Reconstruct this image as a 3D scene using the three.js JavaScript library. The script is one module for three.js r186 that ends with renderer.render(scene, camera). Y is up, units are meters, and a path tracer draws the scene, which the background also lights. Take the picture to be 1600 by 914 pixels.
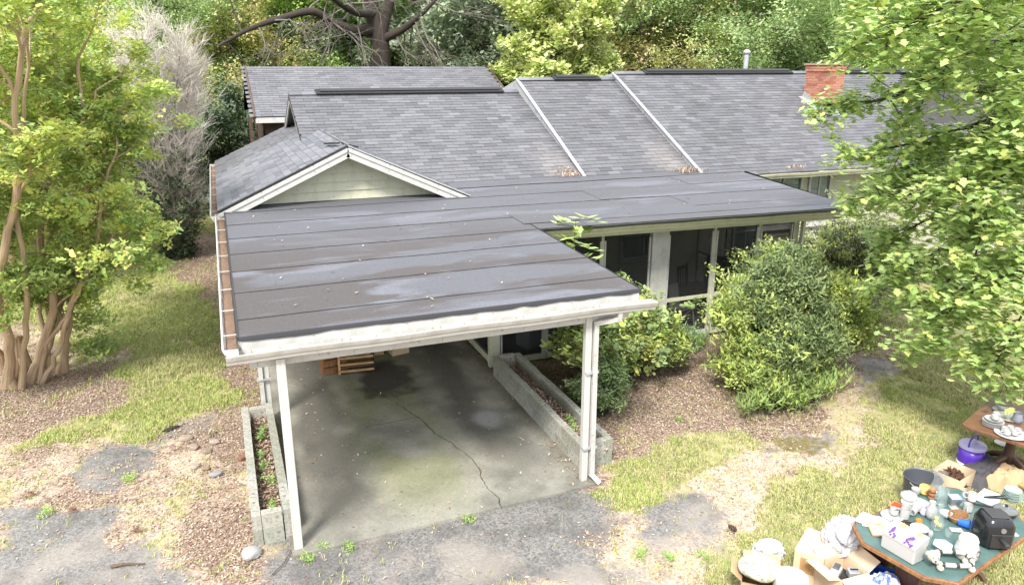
import * as THREE from 'three';
import { mergeGeometries } from 'three/addons/utils/BufferGeometryUtils.js';
import { RoundedBoxGeometry } from 'three/addons/geometries/RoundedBoxGeometry.js';

// ---------------------------------------------------------------- camera, sky, sun, exposure
const scene = new THREE.Scene();
const FPX = 1150, PITCH = 17 * Math.PI / 180, YAW = 21.5 * Math.PI / 180;      // focal length in pixels of the 1600-wide photograph
const EYE = new THREE.Vector3(-0.36, 5.2, 7.5);
const camera = new THREE.PerspectiveCamera(2 * Math.atan(457 / FPX) * 180 / Math.PI, 1600 / 914, 0.1, 900);
camera.position.copy(EYE);
const FWD = new THREE.Vector3(Math.sin(YAW) * Math.cos(PITCH), -Math.sin(PITCH), -Math.cos(YAW) * Math.cos(PITCH));
camera.lookAt(EYE.clone().add(FWD));
const renderer = new THREE.WebGLRenderer({ antialias: true });
renderer.toneMapping = THREE.LinearToneMapping;
renderer.toneMappingExposure = 2.9;
renderer.shadowMap.enabled = true;
{ // bright, thinly overcast sky
  const W = 128, H = 64, d = new Float32Array(W * H * 4);
  for (let j = 0; j < H; j++) for (let i = 0; i < W; i++) {
    const el = ((j + .5) / H - .5) * Math.PI, s = Math.max(0, Math.sin(el));
    const cl = 1 + .05 * Math.sin(i / W * 12.566 + 3 * s) * Math.cos(el * 5 + 1);
    const l = (.56 + .4 * s) * cl, k = (j * W + i) * 4;
    d[k] = l * .96; d[k + 1] = l; d[k + 2] = l * 1.09; d[k + 3] = 1;
  }
  const t = new THREE.DataTexture(d, W, H, THREE.RGBAFormat, THREE.FloatType);
  t.mapping = THREE.EquirectangularReflectionMapping; t.magFilter = THREE.LinearFilter; t.needsUpdate = true;
  scene.background = t; scene.environment = t;
}
const sun = new THREE.DirectionalLight(0xfff9f0, 2.4);
sun.position.set(-12, 30, 16); sun.target.position.set(4, 0, -4);
sun.castShadow = true; sun.shadow.radius = 24; sun.shadow.mapSize.set(2048, 2048);
Object.assign(sun.shadow.camera, { left: -40, right: 40, top: 40, bottom: -40, near: 1, far: 110 });
scene.add(sun, sun.target);

// ---------------------------------------------------------------- helpers
const V = (x, y, z) => new THREE.Vector3(x, y, z);
let _s = 12345;
const seed = (n) => { _s = n * 7919 + 17; };
const rnd = () => { _s = (_s + 0x6D2B79F5) | 0; let t = Math.imul(_s ^ _s >>> 15, 1 | _s); t = t + Math.imul(t ^ t >>> 7, 61 | t) ^ t; return ((t ^ t >>> 14) >>> 0) / 4294967296; };
const rr = (a, b) => a + (b - a) * rnd();
const gauss = () => (rnd() + rnd() + rnd() + rnd() - 2) * 1.0;
const clamp = (x, a = 0, b = 1) => Math.min(b, Math.max(a, x));
const sst = (a, b, x) => { const t = clamp((x - a) / (b - a)); return t * t * (3 - 2 * t); };
const mixc = (a, b, t) => [a[0] + (b[0] - a[0]) * t, a[1] + (b[1] - a[1]) * t, a[2] + (b[2] - a[2]) * t];
const PERM = new Float32Array(65536);
seed(3); for (let i = 0; i < 65536; i++) PERM[i] = rnd();
const vn = (x, y) => { // value noise 0..1, repeats every 256
  const xi = Math.floor(x), yi = Math.floor(y); let fx = x - xi, fy = y - yi; fx *= fx * (3 - 2 * fx); fy *= fy * (3 - 2 * fy);
  const a = xi & 255, b = (xi + 1) & 255, c = (yi & 255) << 8, d = ((yi + 1) & 255) << 8;
  const p = PERM[a + c], q = PERM[b + c], r = PERM[a + d], s = PERM[b + d];
  return p + (q - p) * fx + (r - p) * fy + (p - q - r + s) * fx * fy;
};
const fbm = (x, y, o = 4) => { let s = 0, a = .5, n = 0; for (let i = 0; i < o; i++) { s += a * vn(x, y); n += a; a *= .5; x = x * 2.03 + 17.3; y = y * 2.03 + 9.7; } return s / n; };
// a point of the photograph -> the place where its ray meets a level, or a plane of constant z
const RGT = V(Math.cos(YAW), 0, Math.sin(YAW)), UPV = new THREE.Vector3().crossVectors(RGT, FWD);
const rayOf = (px, py) => RGT.clone().multiplyScalar(px - 800).addScaledVector(UPV, 457 - py).addScaledVector(FWD, FPX);
const atY = (px, py, y = 0) => { const d = rayOf(px, py); return EYE.clone().addScaledVector(d, (y - EYE.y) / d.y); };
const atZ = (px, py, z) => { const d = rayOf(px, py); return EYE.clone().addScaledVector(d, (z - EYE.z) / d.z); };
const atFwd = (px, py, f) => { const d = rayOf(px, py), h = d.x * Math.sin(YAW) - d.z * Math.cos(YAW); return EYE.clone().addScaledVector(d, f / h); };

const names = {};
const numbered = (n) => { const k = names[n] = (names[n] ?? -1) + 1; return k ? n + '_' + String(k).padStart(3, '0') : n; };
function mesh(name, geo, mat, parent) { const m = new THREE.Mesh(geo, mat); m.name = name; m.castShadow = m.receiveShadow = true; parent.add(m); return m; }
function thing(name, label, category, pos = [0, 0, 0], turn = 0, group) {
  const o = new THREE.Group(); o.name = numbered(name); o.position.set(...pos); o.rotation.y = turn; o.userData = { label, category };
  if (group) o.userData.group = group; scene.add(o); return o;
}
function single(name, label, category, geo, mat, pos = [0, 0, 0], turn = 0, group) {
  const m = mesh(numbered(name), geo, mat, scene); m.position.set(...pos); m.rotation.y = turn; m.userData = { label, category }; if (group) m.userData.group = group; return m;
}
const structure = (name, geo, mat) => { const m = mesh(name, geo, mat, scene); m.userData = { kind: 'structure' }; return m; };
const M4 = () => new THREE.Matrix4();
const basis = (x, y, z, p) => { const m = M4().makeBasis(x, y, z); return m.setPosition(p); };
// box with uv in metres
function box(w, h, d, x = 0, y = 0, z = 0) {
  const g = new THREE.BoxGeometry(w, h, d), u = g.attributes.uv, s = [[d, h], [d, h], [w, d], [w, d], [w, h], [w, h]];
  for (let f = 0; f < 6; f++) for (let k = 0; k < 4; k++) u.setXY(f * 4 + k, u.getX(f * 4 + k) * s[f][0], u.getY(f * 4 + k) * s[f][1]);
  g.translate(x, y, z); return g;
}
const rbox = (w, h, d, r, x = 0, y = 0, z = 0, seg = 2) => { const g = new RoundedBoxGeometry(w, h, d, seg, r); g.translate(x, y, z); return g; };
// bar from p to q, w wide and h high, "up" gives the direction of h
function bar(p, q, w, h, up = V(0, 1, 0)) {
  const l = p.distanceTo(q), z = q.clone().sub(p).normalize(), x = new THREE.Vector3().crossVectors(up, z).normalize(), y = new THREE.Vector3().crossVectors(z, x);
  const g = box(w, h, l); g.applyMatrix4(basis(x, y, z, p.clone().add(q).multiplyScalar(.5))); return g;
}
function withColor(g, c) { const n = g.attributes.position.count, a = new Float32Array(n * 3); for (let i = 0; i < n; i++) { a[i * 3] = c[0]; a[i * 3 + 1] = c[1]; a[i * 3 + 2] = c[2]; } g.setAttribute('color', new THREE.BufferAttribute(a, 3)); return g; }
function join(list) { // merge geometries of any kind
  const col = list.some((g) => g.attributes.color);
  const gs = list.map((g) => {
    let h = g.index ? g.toNonIndexed() : g.clone();
    for (const k of Object.keys(h.attributes)) if (!['position', 'normal', 'uv', 'color'].includes(k)) h.deleteAttribute(k);
    if (!h.attributes.uv) h.setAttribute('uv', new THREE.BufferAttribute(new Float32Array(h.attributes.position.count * 2), 2));
    if (!h.attributes.normal) h.computeVertexNormals();
    if (col && !h.attributes.color) withColor(h, [1, 1, 1]);
    h.morphAttributes = {}; return h;
  });
  return mergeGeometries(gs);
}
// tapered tube through points with radii
function limb(pts, rad, sides = 6) {
  const n = pts.length, pos = [], idx = [], uv = []; let len = 0;
  let ref = V(.31, .2, .93);
  for (let i = 0; i < n; i++) {
    const t = pts[Math.min(n - 1, i + 1)].clone().sub(pts[Math.max(0, i - 1)]).normalize();
    if (Math.abs(t.dot(ref)) > .95) ref = V(.9, .1, -.2);
    const a = new THREE.Vector3().crossVectors(t, ref).normalize(), b = new THREE.Vector3().crossVectors(t, a); ref = new THREE.Vector3().crossVectors(a, t).normalize();
    if (i) len += pts[i].distanceTo(pts[i - 1]);
    for (let k = 0; k <= sides; k++) { const an = k / sides * 2 * Math.PI, c = Math.cos(an) * rad[i], s = Math.sin(an) * rad[i]; pos.push(pts[i].x + a.x * c + b.x * s, pts[i].y + a.y * c + b.y * s, pts[i].z + a.z * c + b.z * s); uv.push(k / sides * .6, len); }
  }
  const w = sides + 1;
  for (let i = 0; i < n - 1; i++) for (let k = 0; k < sides; k++) { const a = i * w + k; idx.push(a, a + w, a + 1, a + 1, a + w, a + w + 1); }
  const g = new THREE.BufferGeometry(); g.setAttribute('position', new THREE.Float32BufferAttribute(pos, 3)); g.setAttribute('uv', new THREE.Float32BufferAttribute(uv, 2)); g.setIndex(idx); g.computeVertexNormals(); return g;
}
const lathe = (pts, seg = 20) => new THREE.LatheGeometry(pts.map(([r, y]) => new THREE.Vector2(r, y)), seg);
const moved = (g, x, y, z, ry = 0, rx = 0, rz = 0) => { const h = g.clone(); h.applyMatrix4(M4().makeRotationFromEuler(new THREE.Euler(rx, ry, rz, 'YXZ')).setPosition(x, y, z)); return h; };
const poly = (pts, h, bevel = 0) => { // prism from [x, z] outline, bottom at 0
  const s = new THREE.Shape(pts.map(([x, z]) => new THREE.Vector2(x, -z)));
  const g = new THREE.ExtrudeGeometry(s, { depth: h, bevelEnabled: bevel > 0, bevelSize: bevel, bevelThickness: bevel, bevelOffset: -bevel, bevelSegments: 1 }); g.rotateX(-Math.PI / 2); return g;
};

// ---------------------------------------------------------------- textures and materials
function dataTex(w, h, fn, srgb = true) { // fn(u px, v px) -> linear rgb
  const d = new Uint8Array(w * h * 4), enc = (x) => { x = clamp(x); return 255 * (srgb ? (x <= .0031308 ? x * 12.92 : 1.055 * Math.pow(x, 1 / 2.4) - .055) : x); };
  for (let j = 0; j < h; j++) for (let i = 0; i < w; i++) { const c = fn(i, j), k = (j * w + i) * 4; d[k] = enc(c[0]); d[k + 1] = enc(c[1]); d[k + 2] = enc(c[2]); d[k + 3] = 255; }
  const t = new THREE.DataTexture(d, w, h); t.wrapS = t.wrapT = THREE.RepeatWrapping; t.magFilter = THREE.LinearFilter; t.minFilter = THREE.LinearMipmapLinearFilter; t.generateMipmaps = true; if (srgb) t.colorSpace = THREE.SRGBColorSpace; t.needsUpdate = true; return t;
}
const rep = (t, a, b = a) => { const c = t.clone(); c.repeat.set(a, b); c.needsUpdate = true; return c; };
const g3 = (x) => [x, x, x];
// 256 px tileable noises (period divides 256)
const grainT = dataTex(256, 256, (i, j) => g3(.25 + .5 * vn(i, j) + .25 * vn(i / 2, j / 2)), false);
const lumpT = dataTex(256, 256, (i, j) => { let s = 0, a = .5; for (let o = 1; o < 5; o++) { const p = 1 << (5 - o); const f = (x, y) => vn(((x % 256) + 256) % 256 / p, ((y % 256) + 256) % 256 / p); s += a * (f(i, j) * (1 - i / 256) + f(i - 256, j) * (i / 256)); a *= .6; } return g3(s * .8); }, false);
const mat = (c, rough = .8, o = {}) => new THREE.MeshStandardMaterial({ color: Array.isArray(c) ? new THREE.Color().setRGB(...c) : c, roughness: rough, ...o });
const bump = (t, r, s) => ({ bumpMap: rep(t, r), bumpScale: s });
// weathered paint: flat colour with specks of grime, faint streaks, a few bare chips; 1 m tile
function paintTex(base, grime, chip, amount, sd) {
  return dataTex(512, 512, (i, j) => {
    const u = i / 2, v = j / 2, big = fbm(u / 32 + sd, v / 32, 4), fine = vn(u + sd * 7, v), st = vn(u / 1.5 + 40, v / 40 + sd);
    let c = mixc(base, grime, clamp((big - .5) * 1.6 * amount + (st - .55) * .35 * amount + (fine - .5) * .12 * amount));
    const ch = fbm(u / 9 + 5 + sd, v / 14 + 3, 3); if (ch > .76) c = mixc(c, chip, sst(.76, .8, ch) * .8);
    return c;
  });
}
const whiteT = paintTex([.46, .455, .43], [.3, .285, .245], [.28, .26, .22], .9, 1);
const creamT = paintTex([.47, .47, .35], [.33, .335, .22], [.34, .32, .25], .9, 11);
const M = {
  white: mat(0xffffff, .55, { map: whiteT, ...bump(grainT, 6, .0006) }),
  cream: mat(0xffffff, .6, { map: creamT, ...bump(grainT, 6, .0006) }),
  alum: mat([.45, .46, .47], .5, { map: rep(paintTex([.9, .9, .9], [.55, .54, .52], [.4, .4, .4], 1.2, 21), 1), metalness: .25 }),
  black: mat([.014, .014, .015], .8, bump(grainT, 8, .002)),
  dark: mat([.03, .028, .026], .85),
  screen: mat([.012, .013, .013], .9, { transparent: true, opacity: .42, side: THREE.DoubleSide }),
  glass: new THREE.MeshPhysicalMaterial({ color: 0xffffff, roughness: .02, transmission: 1, thickness: 0, ior: 1.5 }),
  windowGlass: new THREE.MeshPhysicalMaterial({ color: new THREE.Color().setRGB(.55, .62, .6), roughness: .04, transmission: .75, thickness: 0, ior: 1.5 }),
  ware: mat([.52, .52, .5], .22), wareGreen: mat([.55, .64, .58], .25),
};
const woodTex = (a, b, sd) => dataTex(256, 256, (i, j) => { const w = vn(i / 3 + sd, j / 60) * .6 + vn(i + sd, j / 24) * .4; return mixc(a, b, clamp(w * 1.1 + (vn(i / 30, j / 40 + sd) - .5) * .6)); });
M.wood = mat(0xffffff, .6, { map: woodTex([.30, .15, .06], [.14, .06, .025], 3) });
M.woodDark = mat(0xffffff, .5, { map: woodTex([.10, .045, .022], [.035, .016, .01], 9) });
M.woodLight = mat(0xffffff, .65, { map: woodTex([.55, .36, .17], [.36, .2, .08], 19) });
M.brownBoard = mat(0xffffff, .8, { map: woodTex([.12, .075, .05], [.05, .03, .022], 29) });
M.card = mat(0xffffff, .85, { map: dataTex(256, 256, (i, j) => mixc([.52, .36, .21], [.40, .26, .14], clamp(fbm(i / 32, j / 32, 4) * .8 + vn(i, j / 16) * .3 - .1))) });
M.cardPale = mat(0xffffff, .85, { map: dataTex(256, 256, (i, j) => mixc([.66, .51, .35], [.55, .4, .25], clamp(fbm(i / 32 + 9, j / 32, 4) * .8 + vn(i, j / 16) * .3 - .1))) });
// ---------------------------------------------------------------- the house
const house = thing('ranch_house', 'low ranch house with grey shingle gables, flat carport roof and screened porch', 'house');
const part = (name, parent = house) => { const o = new THREE.Group(); o.name = name; parent.add(o); return o; };
const flatY = (x, z) => 2.58 - .04 * z - .1 * clamp((x - 4.3) / 6.7) * clamp((z + 6.9) / 3.3);
// --- rolled membrane, strip by strip: each strip laps 1 cm over the one below it
const memT = dataTex(2048, 1024, (i, j) => { // 12 m x 8 m, u = x from -0.5, v = -z
  const x = i / 2048 * 12 - .5, d = j / 1024 * 8;
  const wx = x + (fbm(x * .7, d * .8 + 30, 3) - .5) * 1.2, wd = d + (fbm(x * .5 + 50, d, 3) - .5) * .5;
  const p = fbm(wx * .45 + 3, wd * 2.0, 4), q = fbm(wx * 1.6 + 70, wd * 4.5, 4), near = sst(4.4, 2.4, d) * sst(5.6, 3.6, x);
  let brown = sst(.47 - .03 * near, .60 - .03 * near, p * .72 + q * .28) * (.25 + .75 * near);
  const pale = sst(.56, .7, fbm(wx * .7 + 90, wd * 2.6 + 11, 4));
  const g = .7 + .6 * vn(i * 1.0, j * 1.0);
  let c = mixc([.088, .089, .1], [.06, .05, .047], brown * .85);
  c = mixc(c, [.135, .14, .16], pale * .6 * (1 - brown));
  if (vn(i * .9 + 13, j * .9 + 7) > .985) c = mixc(c, [.4, .37, .32], .6);
  return [c[0] * g, c[1] * g, c[2] * g];
});
M.membrane = mat(0xffffff, .74, { map: memT, bumpMap: rep(grainT, 60, 40), bumpScale: .0015 });
M.memEdge = mat([.032, .032, .036], .9, bump(grainT, 10, .002));
{
  const roof = part('flat_roof');
  const seams = [0, -.52, -1.44, -2.31, -3.15, -4.04, -4.91, -5.8, -6.7, -7.6];
  const strip = (z0, z1, x0, x1, lift, cuts) => { // from front z0 to back z1
    const nx = 40, pos = [], uv = [], idx = []; seed(Math.round(z0 * 100) + 900);
    const wob = (x) => .012 * (vn(x * 1.7 + z0 * 9, 4) - .5) + .006 * (vn(x * 7, z0) - .5);
    for (let i = 0; i <= nx; i++) {
      const x = x0 + (x1 - x0) * i / nx;
      const zf = z0 + (z0 < 0 ? wob(x) : 0), zs = [zf, zf, z1 - .04], ys = [-.007, lift + .002 * vn(x * 3, z0), lift - .002];
      for (let k = 0; k < 3; k++) { pos.push(x, flatY(x, zs[k]) + ys[k] + .012 * (fbm(x * .9, zs[k] * .9 + 7, 2) - .5), zs[k]); uv.push((x + .5) / 12, -zs[k] / 8); }
    }
    for (let i = 0; i < nx; i++) for (let k = 0; k < 2; k++) { const a = i * 3 + k; idx.push(a, a + 3, a + 1, a + 1, a + 3, a + 4); }
    const g = new THREE.BufferGeometry(); g.setAttribute('position', new THREE.Float32BufferAttribute(pos, 3)); g.setAttribute('uv', new THREE.Float32BufferAttribute(uv, 2)); g.setIndex(idx);
    const f = g.toNonIndexed(); f.computeVertexNormals(); mesh('membrane_strip', f, M.membrane, roof);
    if (z0 < 0) { const sp = []; for (let i = 0; i <= 60; i++) { const x = x0 + (x1 - x0) * i / 60; sp.push(V(x, flatY(x, z0) + lift + .002 + .012 * (fbm(x * .9, z0 * .9 + 7, 2) - .5), z0 + wob(x) + .002)); } mesh('seam_bitumen', limb(sp, sp.map((_, i) => .003 + .004 * vn(i * .7, z0 * 3)), 4), M.black, roof); }
  };
  for (let k = 0; k < 9; k++) {
    const z0 = seams[k], z1 = seams[k + 1], R = k < 4 ? 4.3 : 11.05, L = .008;
    if (k >= 4) { const j = [5.2, 7.9, 6.4, 9, 4][k - 4]; strip(z0, z1, -.38, j + .05, L, 0); strip(z0, z1, j, R, L + .006, 0); }
    else strip(z0, z1, -.38, R, L, 0);
  }
  strip(-3.52, -4.2, 4.2, 11.05, .016, 0);
  // folded-down dark edges
  const edge = (p, q) => { const n = 60, pos = [], idx = []; for (let i = 0; i <= n; i++) { const t = i / n, x = p[0] + (q[0] - p[0]) * t, z = p[1] + (q[1] - p[1]) * t, y = flatY(x, z); const nx = (q[1] - p[1]), nz = -(q[0] - p[0]), l = Math.hypot(nx, nz), o = .012, ox = -nx / l * o, oz = -nz / l * o; const dr = .018 + .022 * vn(t * 30 + p[0] * 5, 2) + .01 * vn(t * 90, 5); pos.push(x - ox * .5, y + .017, z - oz * .5, x + ox, y + .012, z + oz, x + ox * 1.3, y - dr, z + oz * 1.3); } for (let i = 0; i < n; i++) for (let k = 0; k < 2; k++) { const a = i * 3 + k; idx.push(a, a + 1, a + 3, a + 1, a + 4, a + 3); } const g = new THREE.BufferGeometry(); g.setAttribute('position', new THREE.Float32BufferAttribute(pos, 3)); g.setIndex(idx); g.computeVertexNormals(); g.setAttribute('uv', new THREE.BufferAttribute(new Float32Array(pos.length / 3 * 2), 2)); return g; };
  for (const e of [[[-.38, 0], [4.3, 0]], [[4.3, 0], [4.3, -3.52]], [[4.3, -3.52], [11.05, -3.52]], [[11.05, -3.52], [11.2, -6.8]], [[-.38, -6], [-.38, 0]]]) mesh('membrane_edge', edge(...e), M.memEdge, roof);
  // deck, ceiling and fascia boards
  const slabOf = (x0, x1, z0, z1, dn0, dn1) => { const c = [[x0, z0], [x1, z0], [x1, z1], [x0, z1]], pos = []; for (const d of [dn0, dn1]) for (const [x, z] of c) pos.push(x, flatY(x, z) - d, z); const g = new THREE.BufferGeometry(); g.setAttribute('position', new THREE.Float32BufferAttribute(pos, 3)); g.setAttribute('uv', new THREE.BufferAttribute(new Float32Array(16), 2)); g.setIndex([0, 1, 2, 0, 2, 3, 4, 6, 5, 4, 7, 6, 0, 4, 5, 0, 5, 1, 1, 5, 6, 1, 6, 2, 2, 6, 7, 2, 7, 3, 3, 7, 4, 3, 4, 0]); const f = g.toNonIndexed(); f.computeVertexNormals(); return f; };
  mesh('deck', join([slabOf(-.36, 4.27, -.03, -3.5, .02, .17), slabOf(-.36, 11.0, -3.5, -7.5, .02, .17)]), M.cream, roof);
  const fas = (name, p, q, h, dn, m, out) => { const a = V(p[0], flatY(p[0], p[1]) - dn - h / 2, p[1]), b = V(q[0], flatY(q[0], q[1]) - dn - h / 2, q[1]); return mesh(name, bar(a, b, .03, h), m, roof); };
  fas('fascia_board', [-.36, -.012], [4.28, -.012], .2, .03, M.white);
  fas('fascia_board', [4.286, -.03], [4.286, -3.5], .18, .03, M.white);
  fas('fascia_board', [4.3, -3.535], [11.02, -3.535], .16, .03, M.cream);
  fas('fascia_board', [11.02, -3.56], [11.17, -6.8], .18, .03, M.cream);
  fas('fascia_board', [-.372, -.03], [-.372, -6.1], .16, .03, M.white);
  fas('header_beam', [-.3, -.1], [4.2, -.1], .2, .18, M.white);
  fas('header_beam', [-.12, -.2], [-.12, -7.2], .18, .18, M.white);
  fas('header_beam', [3.8, -.2], [3.8, -4.0], .18, .18, M.white);
  fas('header_beam', [4.3, -3.62], [11, -3.62], .14, .18, M.cream);
}
// --- gutters: open K profile swept along a line; debris and straps are parts
function gutter(p, q, out, m, name = 'gutter', debris = 0, straps = 0) { // p, q back top edge; out = direction away from the house
  const g = part(name);
  const prof = [[0, 0], [0, -.105], [.1, -.105], [.108, -.075], [.132, -.05], [.15, -.012], [.154, .003], [.14, .003], [.14, -.01]];
  const pos = [], idx = [], uv = [], t = q.clone().sub(p).normalize(), L = p.distanceTo(q), n = Math.max(2, Math.round(L / .35));
  const ring = [...prof, ...prof.slice().reverse().map(([a, b]) => [a - (a > .12 ? .003 : -.003), b + .004])];
  for (let i = 0; i <= n; i++) { const c = p.clone().lerp(q, i / n); c.y += .006 * Math.sin(i * 1.3 + L); ring.forEach(([a, b], k) => { pos.push(c.x + out.x * a, c.y + b, c.z + out.z * a); uv.push(L * i / n, k * .03); }); }
  const w = ring.length;
  for (let i = 0; i < n; i++) for (let k = 0; k < w; k++) { const a = i * w + k, b = i * w + (k + 1) % w; idx.push(a, b, a + w, b, b + w, a + w); }
  const geo = new THREE.BufferGeometry(); geo.setAttribute('position', new THREE.Float32BufferAttribute(pos, 3)); geo.setAttribute('uv', new THREE.Float32BufferAttribute(uv, 2)); geo.setIndex(idx);
  const f = geo.toNonIndexed(); f.computeVertexNormals(); const mm = m.clone(); mm.side = THREE.DoubleSide; mesh('channel', f, mm, g);
  for (const e of [p, q]) { const s = new THREE.Shape(prof.slice(0, 7).map(([a, b]) => new THREE.Vector2(a, b))); const eg = new THREE.ShapeGeometry(s); eg.applyMatrix4(basis(out, V(0, 1, 0), new THREE.Vector3().crossVectors(out, V(0, 1, 0)), e)); mesh('end_cap', eg, mm, g); }
  for (let i = 1; i <= straps; i++) { const c = p.clone().lerp(q, (i - .5) / straps); mesh('strap', bar(c.clone().add(V(0, .004, 0)), c.clone().addScaledVector(out, .148).add(V(0, .004, 0)), .018, .005), mm, g); }
  if (debris) { // leaf mould lying in the channel: a lumpy bed
    const nn = Math.round(L / .06), P = [], I = [], U = [];
    for (let i = 0; i <= nn; i++) for (let k = 0; k < 4; k++) { const c = p.clone().lerp(q, i / nn), a = .012 + k * .037, h = -.065 + debris * .055 * fbm(i * .35, k * .7 + L, 3) + (k == 0 || k == 3 ? -.012 : 0); P.push(c.x + out.x * a, c.y + h, c.z + out.z * a); U.push(i * .06, k * .03); }
    for (let i = 0; i < nn; i++) for (let k = 0; k < 3; k++) { const a = i * 4 + k; I.push(a, a + 1, a + 4, a + 1, a + 5, a + 4); }
    const dg = new THREE.BufferGeometry(); dg.setAttribute('position', new THREE.Float32BufferAttribute(P, 3)); dg.setAttribute('uv', new THREE.Float32BufferAttribute(U, 2)); dg.setIndex(I); dg.computeVertexNormals();
    const d = mesh('leaf_debris', dg, M.debris, g); d.userData.kind = 'stuff';
  }
  return g;
}
M.debris = mat(0xffffff, .95, { side: THREE.DoubleSide, map: dataTex(256, 256, (i, j) => mixc([.26, .17, .11], [.12, .075, .05], clamp(vn(i / 3, j / 3) * .7 + vn(i, j) * .5 - .1))), ...bump(grainT, 3, .01) });
gutter(V(-.52, flatY(0, 0) - .125, .012), V(4.46, flatY(4.3, 0) - .125, .012), V(0, 0, 1), M.white, 'gutter', 0, 0);
gutter(V(-.392, flatY(-.4, 0) - .06, .13), V(-.392, flatY(-.4, -6) - .06, -6.1), V(-1, 0, 0), M.white, 'gutter', .75, 8);
gutter(V(4.42, flatY(4.5, -3.52) - .115, -3.515), V(11.3, flatY(11, -3.52) - .115, -3.515), V(0, 0, 1), M.cream, 'gutter', 0, 0);
gutter(V(-.47, 2.77, -5.9), V(-.47, 2.77, -13.5), V(-1, 0, 0), M.white, 'gutter', .9, 8);
gutter(V(11.25, 2.75, -6.72), V(15.95, 2.75, -6.72), V(0, 0, 1), M.cream, 'gutter', .5, 0);
// --- shingles
const SHC = [[.102, .102, .11], [.09, .09, .098], [.116, .116, .125], [.08, .079, .086], [.104, .102, .108], [.096, .097, .105]];
const shTex = dataTex(256, 256, (i, j) => g3(.72 + .5 * vn(i, j) * .7 + .2 * vn(i / 2, j / 2)));
const shMats = [[.14, .142, .158], [.115, .117, .132], [.162, .164, .18], [.096, .098, .112], [.148, .146, .157], [.128, .131, .148]].map((c) => mat(c, .62, { map: rep(shTex, 3), ...bump(grainT, 12, .0015) }));  // lighter than SHC: grazing sheen of the left gable slope put into the colour
M.shingle = mat(0xffffff, .66, { vertexColors: true, map: rep(shTex, 3), ...bump(grainT, 12, .0015) });
const SW = .30, SE = .142;
const shGeo = [0, 1, 2].map((k) => { const g = box(SW - .005 - k * .001, .011 + k * .002, SE + .035); g.rotateX(-.065); return g; });
// shingle slope: o = lower left corner (seen from outside), v = up the slope, u = along the eave
function slope(name, o, u, v, W, L, { keep = () => true, tint = null, pieces = 0, sd = 1 } = {}) {
  const r = part(name), n = new THREE.Vector3().crossVectors(u, v).normalize(); const list = [], all = []; seed(sd);
  if (n.y < 0) throw new Error(name + ' faces down');
  const zax = v.clone().negate();
  for (let i = 0; i * SE < L; i++) { const off = (i % 2) * SW * .5 + rr(-.03, .03);
    for (let k = -1; k * SW < W; k++) {
      const a0 = clamp(k * SW + off, 0, W), a1 = clamp((k + 1) * SW + off, 0, W), vv = i * SE + SE / 2 + rr(-.006, .006); if (a1 - a0 < .05) continue;
      const c = o.clone().addScaledVector(u, (a0 + a1) / 2).addScaledVector(v, Math.min(vv, L - .05)).addScaledVector(n, .012 + rr(0, .003));
      if (!keep(c)) continue; all.push([c, (a1 - a0) / SW, basis(u, n, zax, c), Math.floor(rnd() * 6), Math.floor(rnd() * 3), rr(.86, 1.16)]);
    } }
  all.sort((p, q) => p[0].distanceTo(EYE) - q[0].distanceTo(EYE));
  all.forEach(([c, sx, m, ci, gi, j], at) => {
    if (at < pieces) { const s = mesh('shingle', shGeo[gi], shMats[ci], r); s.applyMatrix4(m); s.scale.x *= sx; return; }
    let col = SHC[ci].map((x) => x * j); const pa = fbm(c.x * .5 + 20, c.z * .5 + c.y, 3); col = col.map((x) => x * (.86 + .3 * pa)); if (tint) col = tint(c, col);
    const g = shGeo[gi].clone(); g.scale(sx, 1, 1); g.applyMatrix4(m); list.push(withColor(g, col));
  });
  if (list.length) { const s = mesh('shingles', join(list), M.shingle, r); s.userData.kind = 'stuff'; }
  // sheathing under the shingles
  const deck = box(W, .1, L); deck.applyMatrix4(basis(u, n, zax, o.clone().addScaledVector(u, W / 2).addScaledVector(v, L / 2).addScaledVector(n, -.056))); mesh('sheathing', deck, M.dark, r);
  return r;
}
const up = (k, dx, dz) => V(dx, k, dz).normalize();
const planeY = { B: (z) => 4.6 - .44 * (z + 11.3), C: (z) => 4.9 - .5 * (z + 11.3), D: (z) => 5.05 - .5 * (z + 11.3), A: (x) => 3.87 - .46 * Math.abs(x - 1.78) };
const X = V(1, 0, 0), mX = V(-1, 0, 0), PZ = V(0, 0, 1), NZ = V(0, 0, -1);
const dust = (x0, z0) => (c, col) => { // pale silt washed down beside the raised rake
  const d = x0 - c.x, t = sst(.1, .9, (c.z + 9.6) / 2.6) * sst(.7, .1, Math.abs(d - .3 - .25 * fbm(c.z * 2, x0, 2))) * (d > 0 ? 1 : 0) * (.4 + .8 * fbm(c.x * 4, c.z * 3, 2)); return mixc(col, [.27, .24, .215], clamp(t * .5)); };
slope('shingle_roof', V(1.32, planeY.B(-7.0), -7.0), X, up(.44, 0, -1), 5.9, 4.7, { sd: 5, tint: dust(7.2, 0), keep: (c) => c.x > 4.2 || c.y > planeY.A(c.x) - .12 });
slope('shingle_roof', V(7.2, planeY.C(-7.0), -7.0), X, up(.5, 0, -1), 2.9, 4.81, { sd: 6, tint: dust(10.07, 0) });
slope('shingle_roof', V(10.07, planeY.D(-6.72), -6.72), X, up(.5, 0, -1), 12.5, 5.12, { sd: 7, keep: (c) => !(c.x > 15.6 && c.x < 16.15 && c.z > -9.9 && c.z < -9) && !(c.x > 15.95 && c.y < 2.78 + (c.x - 15.93) * .485) });
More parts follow.
